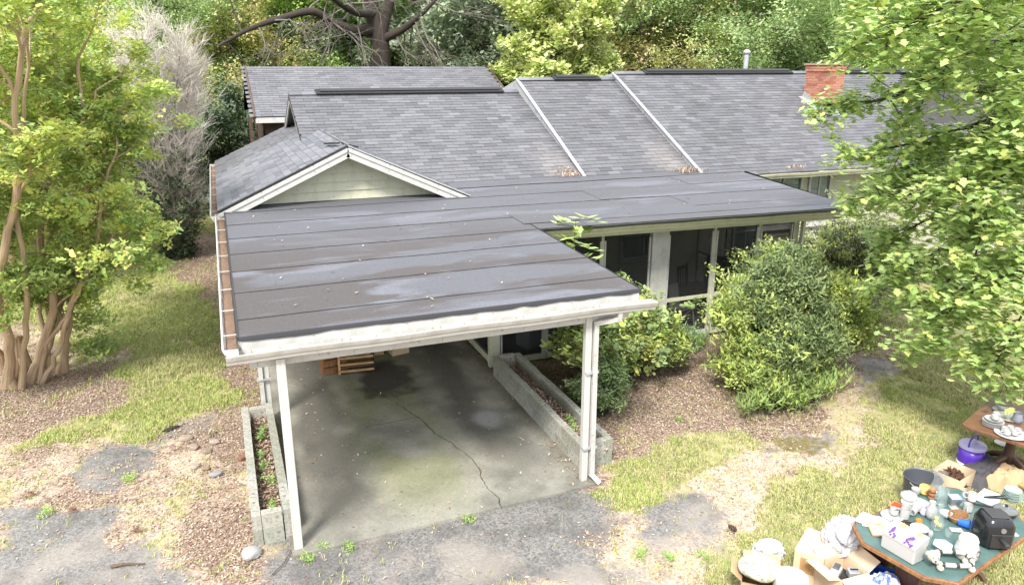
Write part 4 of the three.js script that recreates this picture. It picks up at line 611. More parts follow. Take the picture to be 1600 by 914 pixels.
// --- bare grey tree with evergreen skirts
{
  seed(631); const b = atY(280, 402), t = thing('bare_tree', 'slender dead-looking tree of dense grey bare twigs with dark leaves at its foot', 'tree', [b.x, 0, b.z]); const lim = [], tw = [], tips = [];
  for (let k = 0; k < 9; k++) { const a = k * .7; const pts = []; let d = V(Math.cos(a) * .15 * rr(.4, 1.3), 1, Math.sin(a) * .15 * rr(.4, 1.3)).normalize(), c = V(Math.cos(a) * .1, -.05, Math.sin(a) * .1); const h = rr(5, 6.6); for (let i = 0; i <= 9; i++) { pts.push(c); d.add(V(gauss(), gauss() * .2, gauss()).multiplyScalar(.1)).normalize(); c = c.clone().addScaledVector(d, h / 9); } lim.push(limb(pts, pts.map((_, i) => .055 * (1 - .85 * i / 9)), 6));
    for (let i = 2; i <= 9; i++) for (let m = 0; m < 16; m++) { const q = pts[i].clone().lerp(pts[i - 1], rnd()), l = rr(.5, 1.25) * (i > 7 ? .7 : 1), az = rr(0, 6.283); let dd = V(Math.cos(az) * .62, rr(.5, 1.2), Math.sin(az) * .62).normalize(); const pp = [q]; let cc = q; for (let s = 0; s < 4; s++) { dd.add(V(gauss(), gauss() * .4 + .1, gauss()).multiplyScalar(.22)).normalize(); cc = cc.clone().addScaledVector(dd, l / 4); pp.push(cc); } tw.push(limb(pp, [.011, .008, .006, .005, .003], 3)); 
      for (let s = 1; s < 5; s++) for (let y = 0; y < 4; y++) { let ed = dd.clone().add(V(gauss(), gauss() * .6 + .2, gauss()).multiplyScalar(.9)).normalize(); const l2 = rr(.2, .5), m1 = pp[s].clone().addScaledVector(ed, l2 * .5); ed.add(V(gauss(), gauss(), gauss()).multiplyScalar(.3)).normalize(); tw.push(limb([pp[s], m1, m1.clone().addScaledVector(ed, l2 * .5)], [.005, .004, .003], 3)); } } }
  mesh('trunk', join(lim), bark([.3, .26, .22]), t); const w = mesh('bare_twigs', join(tw), mat([.62, .57, .5], .9), t); w.userData.kind = 'stuff';
  const sk = []; for (let k = 0; k < 900; k++) { const y = Math.pow(rnd(), 1.25) * 3.0 + .1, a = rr(0, 6.283), r = Math.sqrt(rnd()) * (.42 + .5 * sst(.2, 1.6, y)) * (1 + .5 * (vn(a * 2, y * 2) - .5)); sk.push([V(Math.cos(a) * r, y, Math.sin(a) * r), rr(.7, 1.2)]); } scatterMesh('foliage', CL.myrtle[0], leafMat, t, sk, pickC([[.06, .1, .04], [.09, .14, .05], [.045, .08, .035]]));
}
// --- shrubs by the porch: stems + leaf shell
function shrub(name, label, [x, z], blobs, o) {
  seed(o.sd); const t = thing(name, label, 'shrub', [x, 0, z]), lim = [], tips = [];
  for (const [bx, by, bz, rx, ry, rz] of blobs) for (let k = 0; k < o.stems; k++) { const a = rr(0, 6.283), e = Math.acos(rr(-.25, 1)); if (vn(a * 2.4 + bx * 7 + 31, e * 4 + by * 5) < .36 && rnd() < .85) continue; const r = (rnd() < .1 ? rr(1.05, 1.5) : rr(.62, 1.04)) * (1 + .3 * (vn(a * 2 + bx * 9, e * 3) - .5) * 2); const p = V(bx + rx * Math.sin(e) * Math.cos(a) * r, Math.max(.06, by + ry * Math.cos(e) * r), bz + rz * Math.sin(e) * Math.sin(a) * r), m = V(p.x * .45 + gauss() * .08, p.y * .5, p.z * .45 + gauss() * .08); lim.push(limb(new THREE.QuadraticBezierCurve3(V(bx * .3 + gauss() * .1, -.03, bz * .3 + gauss() * .1), m, p).getPoints(5), [.014, .012, .01, .008, .006, .004], 4)); tips.push([p, p]); if (rnd() < .6) tips.push([p.clone().lerp(m, rr(.1, .35)), p]); }
  mesh('stems', join(lim), bark([.16, .12, .09]), t); addCrown(t, 'foliage', tips, o.per ?? 3, o.sc ?? .09, o.cl ?? CL.fine, o.size ?? 1, o.colFn ?? pickC(o.col, .22)); return t;
}
{
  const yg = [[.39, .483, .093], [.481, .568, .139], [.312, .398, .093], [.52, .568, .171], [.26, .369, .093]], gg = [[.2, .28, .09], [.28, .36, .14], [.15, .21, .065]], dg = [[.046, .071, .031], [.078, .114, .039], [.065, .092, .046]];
  shrub('overgrown_shrub', 'large overgrown shrub of yellow-green and grey-green leaves in front of the screened porch', [8.3, -2.0], [[-.45, .9, .3, .75, .8, .75], [.35, 1.05, .0, .9, .9, .85], [.1, 1.45, -.25, .6, .5, .6], [1.1, .8, .25, .7, .55, .65], [-.75, .5, .6, .55, .45, .5], [-.75, 1.35, .1, .32, .36, .32], [.45, 1.85, -.3, .35, .3, .35], [.95, 1.35, .25, .36, .34, .36], [.2, .75, .75, .4, .4, .35], [1.6, .95, .1, .36, .3, .36], [-.2, 1.75, .1, .28, .32, .28]], { sd: 701, stems: 270, per: 3, sc: .09, cl: [...CL.fine, CL.narrow[0]], size: 1.15, colFn: (p) => { const n = vn(p.x * 2.2 + 5, p.z * 2.2 + p.y * 2), l = n > .52 ? yg : gg, c = l[Math.floor(rnd() * l.length)], k = rr(.75, 1.2); return c.map((q) => q * k); } });
  shrub('porch_shrub', 'yellow-leaved shrub tangled with vines between the carport post and porch pillar', [5.45, -2.75], [[-.3, .75, .1, .7, .75, .65], [.4, .8, .0, .75, .65, .65], [1.0, .5, -.05, .45, .35, .4], [-.45, 1.2, -.2, .4, .35, .4]], { sd: 702, stems: 420, per: 3, sc: .09, cl: [CL.fine[0], CL.myrtle[1]], size: .9, col: yg.concat([[.42, .42, .1]], gg) });
  shrub('boxwood_shrub', 'rounded boxwood of mixed dark and yellow-green leaves at the porch corner', [12.75, -4.9], [[-.1, 1.0, 0, 1.15, .95, 1.1], [.8, .8, .2, .8, .7, .8], [-.4, .5, .5, .7, .5, .6]], { sd: 703, stems: 420, per: 3, sc: .08, cl: CL.fine, colFn: (p) => { const l = rnd() < .55 ? yg : dg, c = l[Math.floor(rnd() * 3)], k = rr(.7, 1.1); return c.map((q) => q * k); } });
  shrub('low_plant', 'low fresh green leafy plant spilling from under the large shrub', [7.55, -.95], [[-.3, .2, .1, .5, .24, .26], [.45, .18, .12, .5, .22, .24], [1.05, .2, -.15, .4, .2, .26]], { sd: 704, stems: 34, per: 2, sc: .07, cl: CL.narrow, size: 1.25, col: [[.24, .34, .08], [.31, .41, .1], [.19, .27, .07]] });
  shrub('low_plant', 'trailing green ground plant against the sill of the screened porch', [6.9, -3.7], [[-.2, .18, .05, .6, .22, .22], [.6, .15, .1, .5, .2, .2]], { sd: 705, stems: 70, per: 2, sc: .07, cl: CL.narrow, size: .9, col: [[.169, .312, .124], [.234, .383, .139]] });
  shrub('low_plant', 'small glossy shrub of round leaves beside the end of the long block planter', [4.75, -1.75], [[0, .35, 0, .42, .34, .4], [.2, .62, -.2, .25, .22, .25]], { sd: 706, stems: 150, per: 2, sc: .07, cl: CL.fine, size: .95, col: gg.concat([[.2, .32, .09]]) });
  // compound-leaved sapling rising over the gutter
  seed(710); const t = thing('sapling', 'sapling with pale compound leaves poking up over the porch gutter', 'sapling', [4.86, 0, -3.1]); const lim = [limb([V(0, 0, 0), V(.03, .9, .02), V(.02, 1.8, .0), V(.06, 2.85, .03)], [.014, .012, .009, .005], 5)], lf = [];
  for (let k = 0; k < 9; k++) { const a = k * 2.4, y = 2.15 + k * .085, d = V(Math.cos(a), .45, Math.sin(a)).normalize(), o = V(.05, y, .02), pts = [0, 1, 2, 3, 4].map((i) => o.clone().addScaledVector(d, i * .1).add(V(0, -.012 * i * i, 0))); lim.push(limb(pts, [.004, .004, .003, .003, .002], 4)); for (let i = 1; i < 5; i++) for (const s of [-1, 1]) lf.push([pts[i].clone().add(V(-d.z * s * .03, 0, d.x * s * .03)), .19 * rr(.85, 1.15), new THREE.Quaternion().setFromEuler(new THREE.Euler(1.5 + rr(-.3, .3), Math.atan2(-d.z * s, d.x * s) + Math.PI / 2 + rr(-.3, .3), 0, 'YXZ'))]); }
  mesh('stem', join(lim), bark([.25, .22, .1]), t); scatterMesh('leaflets', withColor(LEAF.oval.clone(), [1, 1, 1]), leafMat, t, lf, pickC([[.39, .568, .124], [.494, .653, .186], [.585, .682, .31]]));
}
// --- maple reaching in beside the tables; the 300 leaves nearest the camera are pieces
{
  seed(801); const t = thing('maple_tree', 'maple with drooping sprays of light green leaves hanging over the lawn by the tables', 'tree', [12.4, 0, 1.4]); const base = V(12.4, 0, 1.4); const lim = [], tips = [];
  lim.push(limb([V(0, -.1, 0), V(.05, 1, 0), V(-.05, 2.4, .05), V(.05, 4.2, 0), V(0, 6.5, .1), V(.1, 9, 0)], [.3, .24, .22, .19, .14, .06], 10));
  const P = (px, py, f) => atFwd(px, py, f).sub(base);
  const arm = (y, pts, r) => { const c = new THREE.CatmullRomCurve3([V(0, y, 0), ...pts]).getPoints(22); lim.push(limb(c, c.map((_, i) => r * (1 - .9 * i / 22) + .003), 6)); for (let i = 5; i <= 22; i++) { const n = 2; for (let k = 0; k < n; k++) grow(c[i], V(gauss() * 1.1 - .3, gauss() * .5 - .12, gauss() * 1.1), rr(.3, .8) * (1.15 - .6 * i / 22), .008, 1, { levels: 3, kids: [0, 3], bend: .25, lift: -.05, ratio: [0, [.4, .7]], from: [0, .2], minR: .002 }, { limbs: lim, tips }); } };
  arm(4.6, [P(1640, 60, 11), P(1500, 90, 11), P(1400, 150, 11.2), P(1290, 165, 11.4)], .06); arm(5.2, [P(1640, -60, 11), P(1500, 0, 10.5), P(1420, 40, 10.5), P(1330, 75, 10.8)], .06); arm(4, [P(1650, 150, 10.5), P(1540, 190, 10.5), P(1440, 220, 11), P(1330, 245, 11)], .05);
  arm(3.6, [P(1660, 250, 10), P(1560, 280, 10.2), P(1450, 300, 10.8), P(1340, 310, 11.2)], .05); arm(3.1, [P(1650, 330, 9.8), P(1560, 350, 10), P(1470, 390, 10.4), P(1385, 440, 10.8)], .05); arm(2.9, [P(1660, 400, 9.6), P(1580, 430, 9.6), P(1500, 470, 9.8), P(1450, 540, 10)], .04); arm(3.2, [P(1700, 420, 9), P(1620, 460, 9), P(1580, 530, 9.2), P(1555, 570, 9.3)], .03);
  arm(5.6, [P(1700, -120, 10), P(1600, -60, 9.8), P(1520, 20, 9.8), P(1470, 120, 10)], .05); arm(4.4, [P(1680, 80, 9.6), P(1600, 130, 9.6), P(1540, 200, 9.6), P(1500, 300, 9.8)], .05); arm(3.8, [P(1680, 200, 9.4), P(1600, 240, 9.4), P(1550, 320, 9.4), P(1520, 420, 9.6)], .04); arm(6, [P(1660, -140, 11.5), P(1540, -90, 11.5), P(1420, -40, 11.4), P(1345, 10, 11.4)], .05); arm(3.3, [P(1660, 300, 11.5), P(1560, 320, 11.6), P(1460, 340, 11.8), P(1380, 380, 12)], .05); arm(3.5, [P(1660, 240, 12), P(1560, 265, 12), P(1460, 270, 12.2), P(1390, 300, 12.4)], .05); arm(2.8, [P(1680, 380, 10.5), P(1580, 400, 10.6), P(1500, 430, 10.8), P(1430, 480, 11)], .04); arm(4.3, [P(1640, 180, 12.5), P(1560, 200, 12.5), P(1480, 230, 12.5), P(1420, 260, 12.5)], .05); arm(4.9, [P(1640, 20, 12), P(1560, 60, 12), P(1470, 120, 12), P(1420, 200, 12)], .05);
  mesh('trunk', join(lim), bark([.13, .1, .08]), t);
  const cols = [[.39, .53, .14], [.46, .6, .18], [.33, .47, .12], [.53, .63, .22], [.43, .56, .21], [.27, .41, .11], [.56, .61, .17]]; const leafG = withColor(LEAF.lobed.clone(), [1, 1, 1]); const items = [];
  for (const [p] of tips) for (let k = 0; k < 3; k++) { const q = p.clone().add(V(gauss(), gauss() * .8 - .04, gauss()).multiplyScalar(.15)); items.push([q, rr(.085, .14), new THREE.Quaternion().setFromEuler(new THREE.Euler(rr(1.3, 2.7), rr(0, 6.283), rr(-.3, .3), 'YXZ'))]); }
  const wp = (q) => q.clone().add(base).distanceTo(EYE); const seen = items.map((it, i) => [wp(it[0]), i, it[0].clone().add(base)]).filter(([, , p]) => { const v = p.clone().sub(EYE), z = v.dot(FWD); const u = 800 + FPX * v.dot(RGT) / z, w = 457 - FPX * v.dot(UPV) / z; return u < 1595 && w > 5; }).sort((a, b) => a[0] - b[0]).slice(0, 300); const pick = new Set(seen.map((q) => q[1]));
  const lm = cols.map((c) => { const m = leafMat.clone(); m.vertexColors = false; m.color.setRGB(...c); return m; });
  for (const i of pick) { const l = mesh('leaf', leafG, lm[i % lm.length], t); l.position.copy(items[i][0]); l.quaternion.copy(items[i][2]); l.scale.setScalar(items[i][1]); }
  scatterMesh('crown', leafG, leafMat, t, items.filter((_, i) => !pick.has(i)), pickC(cols, .2)); console.log('maple leaves', items.length);
}
// --- grass, fallen leaves, weeds
{
  const blade = (n, h, sp, sd) => { seed(sd); const pos = [], col = []; for (let i = 0; i < n; i++) { const a = rr(0, 6.283), l = h * rr(.5, 1.2), x = gauss() * sp, z = gauss() * sp, w = .004 * rr(.8, 1.4), bx = Math.cos(a), bz = Math.sin(a), b = rr(.15, .75) * l, k = rr(.75, 1.2); const p0 = [x - bz * w, 0, z + bx * w], p1 = [x + bz * w, 0, z - bx * w], m0 = [x + bx * b * .35 - bz * w * .8, l * .6, z + bz * b * .35 + bx * w * .8], m1 = [x + bx * b * .35 + bz * w * .8, l * .6, z + bz * b * .35 - bx * w * .8], e = [x + bx * b, l * .92, z + bz * b]; pos.push(...p0, ...p1, ...m0, ...p1, ...m1, ...m0, ...m0, ...m1, ...e); for (let q = 0; q < 9; q++) col.push(k, k, k * .95); } const g = new THREE.BufferGeometry(); g.setAttribute('position', new THREE.Float32BufferAttribute(pos, 3)); g.setAttribute('color', new THREE.Float32BufferAttribute(col, 3)); g.setAttribute('uv', new THREE.BufferAttribute(new Float32Array(pos.length / 3 * 2), 2)); g.computeVertexNormals(); return g; };
  const tufts = [blade(8, .055, .045, 901), blade(9, .045, .055, 902), blade(7, .07, .04, 903)]; const sets = [[], [], []]; seed(910);
  const inSlab = (x, z) => x > -.12 && x < 3.8 && z < .13 || (x > -.5 && z < -7 ) || (x > 3.6 && x < 10.6 && z < -4.1) || (x > -.5 && x < -.0 && z < -.2 && z > -3.2) || (x > 3.65 && x < 4.25 && z < -.3 && z > -3.8);
  const visible = (x, z) => { const v = V(x, 0, z).sub(EYE), f = v.dot(FWD); if (f < 1) return false; const u = 800 + FPX * v.dot(RGT) / f, w = 457 - FPX * v.dot(UPV) / f; return u > -60 && u < 1660 && w < 960; };
  const G = [], lit = [];
  for (let n = 0; n < 1500000 && G.length < 160000; n++) { const x = rr(-14, 13), z = rr(-24, 5.5); if (inSlab(x, z) || !visible(x, z)) continue; const d = V(x, 0, z).distanceTo(EYE); const keepP = clamp(16 / d, .35, 1); if (rnd() > keepP) continue; const w = coverAt(x, z); const p = w[0] * 1.0 + w[3] * .05 + w[1] * .02 + (w[2] > .5 ? .004 : 0); if (rnd() < p * (.1 + 1.5 * sst(.3, .7, fbm(x * 2.5, z * 2.5 + 3, 3)))) { G.push(1); sets[Math.floor(rnd() * 3)].push([V(x, groundH(x, z) - .003, z), rr(.6, 1.15) * (d > 14 ? 1.25 : 1), new THREE.Quaternion().setFromAxisAngle(V(0, 1, 0), rr(0, 6.283))]); } }
  const gc = [[.36, .4, .13], [.42, .44, .16], [.32, .36, .12], [.5, .46, .24], [.56, .48, .3], [.42, .42, .2]], gl = [[.36, .43, .12], [.42, .48, .14], [.31, .38, .1], [.48, .48, .2], [.5, .44, .24]];
  const gm = leafMat.clone(); gm.transmission = .25; const grass = new THREE.Group(); grass.name = 'grass'; grass.userData = { kind: 'stuff', label: 'patchy yellow-green grass of the yard', category: 'grass' }; scene.add(grass);
  sets.forEach((s, i) => scatterMesh('blades', tufts[i], gm, grass, s, (p) => { const lush = p.x < 0 ? fbm(p.x * .8, p.z * .8, 3) > .42 : fbm(p.x * .8 + 9, p.z * .8, 3) > .6; const l = lush ? gl : gc, c = l[Math.floor(rnd() * l.length)], k = rr(.8, 1.2); return c.map((q) => q * k); }));
  console.log('grass tufts', G.length);
  // fallen leaves
  const fl = [leafShape([[0, 0], [.4, .24], [1, 0]], .5, .3), leafShape([[0, .05], [.5, .3], [1, 0]], -.4, -.35)].map((g) => withColor(g, [1, 1, 1])); const L = [[], []]; seed(920);
  for (let n = 0; n < 600000 && L[0].length + L[1].length < 60000; n++) { const x = rr(-9, 12), z = rr(-17, 5.5); if (!visible(x, z)) continue; const d = V(x, 0, z).distanceTo(EYE); if (rnd() > clamp(13 / d, .3, 1)) continue; const sl = inSlab(x, z); let p; if (sl) { const onSlab = x > -.05 && x < 3.7 && z > -6 && z < .1; const pl = (x > 3.8 && x < 4.1 && z > -3.7) || (x > -.37 && x < -.12 && z > -3.1 && z < -.3); if (!onSlab && !pl) continue; p = pl ? .9 : .012 + .25 * sst(.35, .1, 3.7 - x) * vn(x * 3, z * 2); } else { const w = coverAt(x, z); p = w[1] * .9 + w[3] * .14 + w[0] * .04 + w[2] * .015; } if (rnd() < p) { const pl = sl && (x > 3.75 || x < -.1); L[n & 1].push([V(x, (sl ? (pl ? .235 : .026) : groundH(x, z)) + rr(.006, .02), z), rr(.022, .05), new THREE.Quaternion().setFromEuler(new THREE.Euler(1.57 + rr(-.5, .5), rr(0, 6.283), rr(-.5, .5), 'YXZ'))]); } }
  const lc = [[.35, .265, .2], [.28, .19, .135], [.41, .325, .255], [.19, .12, .085], [.45, .375, .31], [.23, .145, .1], [.37, .275, .185]]; const lg = new THREE.Group(); lg.name = 'fallen_leaves'; lg.userData = { kind: 'stuff', label: 'dry brown fallen leaves on the ground', category: 'leaves' }; scene.add(lg); const lmat = mat(0xffffff, .9, { vertexColors: true, side: THREE.DoubleSide });
  L.forEach((s, i) => scatterMesh('dead_leaves', fl[i], lmat, lg, s, pickC(lc, .2))); console.log('litter', L[0].length + L[1].length);
  // roof litter: leaf drifts at the foot of the raised rakes and specks on the membrane
  const R = []; seed(930); for (const [cx, cz, sx, sz, n] of [[6.85, -7.35, .3, .22, 130], [9.75, -7.0, .3, .2, 260], [12.6, -6.66, .25, .05, 60]]) for (let k = 0; k < n; k++) { const x = cx + gauss() * sx, z = cz + gauss() * sz; const y = Math.max(flatY(x, z) + .03, cx < 8 ? planeY.B(z) + .03 : cx < 11 ? planeY.C(z) + .03 : 2.78) + rr(0, .03); R.push([V(x, y, z), rr(.03, .08)]); } for (let k = 0; k < 150; k++) { const x = rr(-.3, 10.5), z = x < 4.2 ? rr(-5.9, -.1) : rr(-6.6, -3.7); R.push([V(x, flatY(x, z) + .024, z), rr(.02, .06), new THREE.Quaternion().setFromEuler(new THREE.Euler(1.57, rr(0, 6.283), 0, 'YXZ'))]); }
  const rl = scatterMesh('roof_leaves', fl[0], lmat, scene, R, pickC(lc, .2)); rl.userData = { kind: 'stuff', label: 'small drifts of dead leaves lying on the roofs', category: 'leaves' };
  // weeds: each tuft a plant
  const weedAt = [[205, 745, 'yellow-green weed tuft'], [72, 800, 0], [505, 852, 0], [545, 853, 0], [482, 870, 0], [735, 810, 0], [1000, 862, 1], [1045, 868, 1], [1100, 868, 1], [1060, 655, 0], [1055, 690, 0]];
  const wg = ['small green weed rooted at the cracked front edge of the carport slab', 'low dark green weed clump on the bare ground by the driveway', 'small green weed growing in the leaf-strewn dirt'];
  weedAt.forEach(([px, py, kind], i) => { seed(940 + i); const p = atY(px, py, .03), k = py > 800 && px > 400 && px < 800 ? 0 : px > 950 && py > 800 ? 1 : 2; const t = thing('weed', wg[k], 'weed', [p.x, 0, p.z], 0, ['weeds along the slab edge', 'weed clumps by the driveway', 'weeds in the dirt'][k]); const it = []; for (let n = 0; n < 12; n++) it.push([V(gauss() * .07, rr(.01, .05), gauss() * .07), rr(.3, .55)]); scatterMesh('foliage', CL.fine[0], leafMat, t, it, pickC([[.325, .511, .093], [.234, .398, .093], [.416, .54, .155]])); });
  for (const [x, z0, z1, n, lab] of [[-.24, -.4, -3, 6, 'green weed sprouting inside the mossy block planter'], [3.96, -.6, -1.4, 3, 'green weed sprouting inside the long block planter']]) for (let i = 0; i < n; i++) { seed(960 + i + n); const z = z0 + (z1 - z0) * (i + rnd()) / n; const t = thing('weed', lab, 'weed', [x + rr(-.05, .05), .2, z], 0, 'weeds in the block planters'); const it = []; for (let k = 0; k < 8; k++) it.push([V(gauss() * .05, rr(.02, .13), gauss() * .07), rr(.35, .65)]); scatterMesh('foliage', CL.fine[1], leafMat, t, it, pickC([[.26, .483, .093], [.208, .383, .093], [.338, .54, .139]])); }
}
// ---------------------------------------------------------------- things in the carport and on the porch
{
  const t = thing('wooden_rack', 'slatted wooden rack leaning with a black stile at the back of the carport', 'rack', [1.5, .025, -4.72], -.1); const tilt = -.12; const sl = M.woodLight;
  for (const [x, m] of [[-.3, M.woodLight], [.3, M.black]]) for (const z of [0, -.32]) mesh('leg', bar(V(x, 0, z), V(x, .66, z + tilt), .04, .04), m, t);
  for (let i = 0; i < 6; i++) mesh('slat', bar(V(-.3, .06 + i * .115, tilt * (.06 + i * .115) / .66 + .03), V(.3, .06 + i * .115, tilt * (.06 + i * .115) / .66 + .03), .03, .035), sl, t);
  for (let i = 0; i < 3; i++) mesh('shelf', box(.58, .016, .3, 0, .1 + i * .24, -.16 + tilt * .4), M.wood, t);
  const b = thing('wooden_crate', 'brown wooden crate standing beside the slatted rack in the carport', 'crate', [1.12, .025, -4.98], .15); for (let i = 0; i < 4; i++) mesh('board', box(.4, .12, .018, 0, .07 + i * .14, .15), M.wood, b); mesh('side_panel', box(.018, .56, .3, -.2, .28, 0), M.wood, b); mesh('side_panel', box(.018, .56, .3, .2, .28, 0), M.wood, b); mesh('back_panel', box(.4, .56, .018, 0, .28, -.15), M.woodDark, b);
}
function carton(label, pos, [w, h, d], turn, m, open = 0, extra) {
  const t = thing('cardboard_box', label, 'box', pos, turn); const th = .006;
  for (const [a, b, c, x, y, z] of [[w, h, th, 0, h / 2, d / 2], [w, h, th, 0, h / 2, -d / 2], [th, h, d - .012, w / 2, h / 2, 0], [th, h, d - .012, -w / 2, h / 2, 0]]) mesh('side', box(a, b, c, x, y, z), m, t);
  mesh('bottom', box(w - .02, th, d - .02, 0, .006, 0), m, t);
  if (!open) { for (const s of [-1, 1]) { const f = box(w + .004, th, d / 2 - .002); f.rotateX(s * .02); mesh('flap', moved(f, 0, h + .004, s * (d / 4)), m, t); } mesh('tape', box(w * .9, .002, .05, 0, h + .012, 0), M.cardPale, t); }
  else { const fl = (len, dep, ang, px, pz, ry) => { const f = box(len, th, dep); f.translate(0, 0, dep / 2); f.rotateX(ang); f.rotateY(ry); f.translate(px, h, pz); mesh('flap', f, m, t); }; fl(w, d * .45, -.5 + open, 0, d / 2, 0); fl(w, d * .45, -.9 + open, 0, -d / 2, Math.PI); fl(d - .02, w * .4, .5, w / 2, 0, Math.PI / 2); fl(d - .02, w * .4, -.7, -w / 2, 0, -Math.PI / 2); }
  return t;
}
carton('pale cardboard box on the carport floor beyond the oil stain', [2.4, .025, -5.45], [.34, .34, .3], .2, M.cardPale); carton('tan cardboard box low in the shade behind the carport rack', [1.98, .025, -5.6], [.36, .2, .3], -.2, M.card);
{ // porch furniture
  const woodChair = (label, x, z, turn) => { const t = thing('dining_chair', label, 'chair', [x, .1, z], turn); for (const [a, b] of [[-.2, .2], [.2, .2]]) mesh('leg', bar(V(a, 0, b), V(a, .45, b - .01), .035, .035), M.woodDark, t); for (const a of [-.2, .2]) mesh('leg', bar(V(a, 0, -.2), V(a, 1.0, -.27), .035, .035), M.woodDark, t); mesh('seat', rbox(.46, .04, .44, .015, 0, .46, 0), M.wood, t); for (let i = 0; i < 4; i++) mesh('back_slat', bar(V(-.12 + i * .08, .5, -.22), V(-.12 + i * .08, .92, -.26), .025, .012), M.woodDark, t); mesh('top_rail', box(.44, .08, .03, 0, .95, -.265), M.woodDark, t); mesh('stretcher', box(.4, .02, .02, 0, .2, .2), M.woodDark, t); };
  woodChair('dark wooden slat-back chair behind the porch screen', 8.9, -5.3, .5);
  const s = thing('plastic_chair', 'white plastic chair low behind the porch screen by the wide pillar', 'chair', [8.06, .1, -4.5], .2); for (const [a, b] of [[-.2, .2], [.2, .2], [-.2, -.2], [.2, -.2]]) mesh('leg', bar(V(a * 1.1, 0, b * 1.1), V(a * .85, .43, b * .85), .05, .03), M.ware, s); mesh('seat', rbox(.42, .035, .42, .016, 0, .44, 0), M.ware, s); const bk = rbox(.3, .42, .03, .014, 0, .2, 0); bk.rotateX(-.2); mesh('backrest', moved(bk, .02, .46, -.2), M.ware, s);
  const l = thing('lounge_chair', 'dark low lounge chair with sloping arms beyond the slat-back chair', 'chair', [9.75, .1, -5.4], -.5); mesh('seat', rbox(.6, .14, .6, .05, 0, .36, 0), M.dark, l); const b2 = rbox(.6, .7, .12, .05, 0, .35, 0); b2.rotateX(-.45); mesh('backrest', moved(b2, 0, .36, -.28), M.dark, l); for (const a of [-.33, .33]) { mesh('arm', bar(V(a, .58, .3), V(a, .66, -.4), .06, .03), M.woodDark, l); mesh('leg', bar(V(a, 0, .3), V(a, .58, .26), .04, .04), M.woodDark, l); mesh('leg', bar(V(a, 0, -.35), V(a, .6, -.3), .04, .04), M.woodDark, l); }
  single('storage_box', 'pale grey storage box behind the porch screen near the carport', 'box', join([rbox(.6, .4, .4, .03, 0, .2, 0), rbox(.64, .05, .44, .02, 0, .42, 0)]), mat([.45, .47, .48], .5), [4.9, .1, -4.7], .3);
  single('folding_table', 'low dark table standing inside the screened porch', 'table', join([box(.9, .04, .5, 0, .6, 0), ...[[-.4, -.2], [.4, -.2], [-.4, .2], [.4, .2]].map(([a, b]) => box(.04, .6, .04, a, .3, b))]), M.brownBoard, [6.2, .1, -5.4], .1);
}
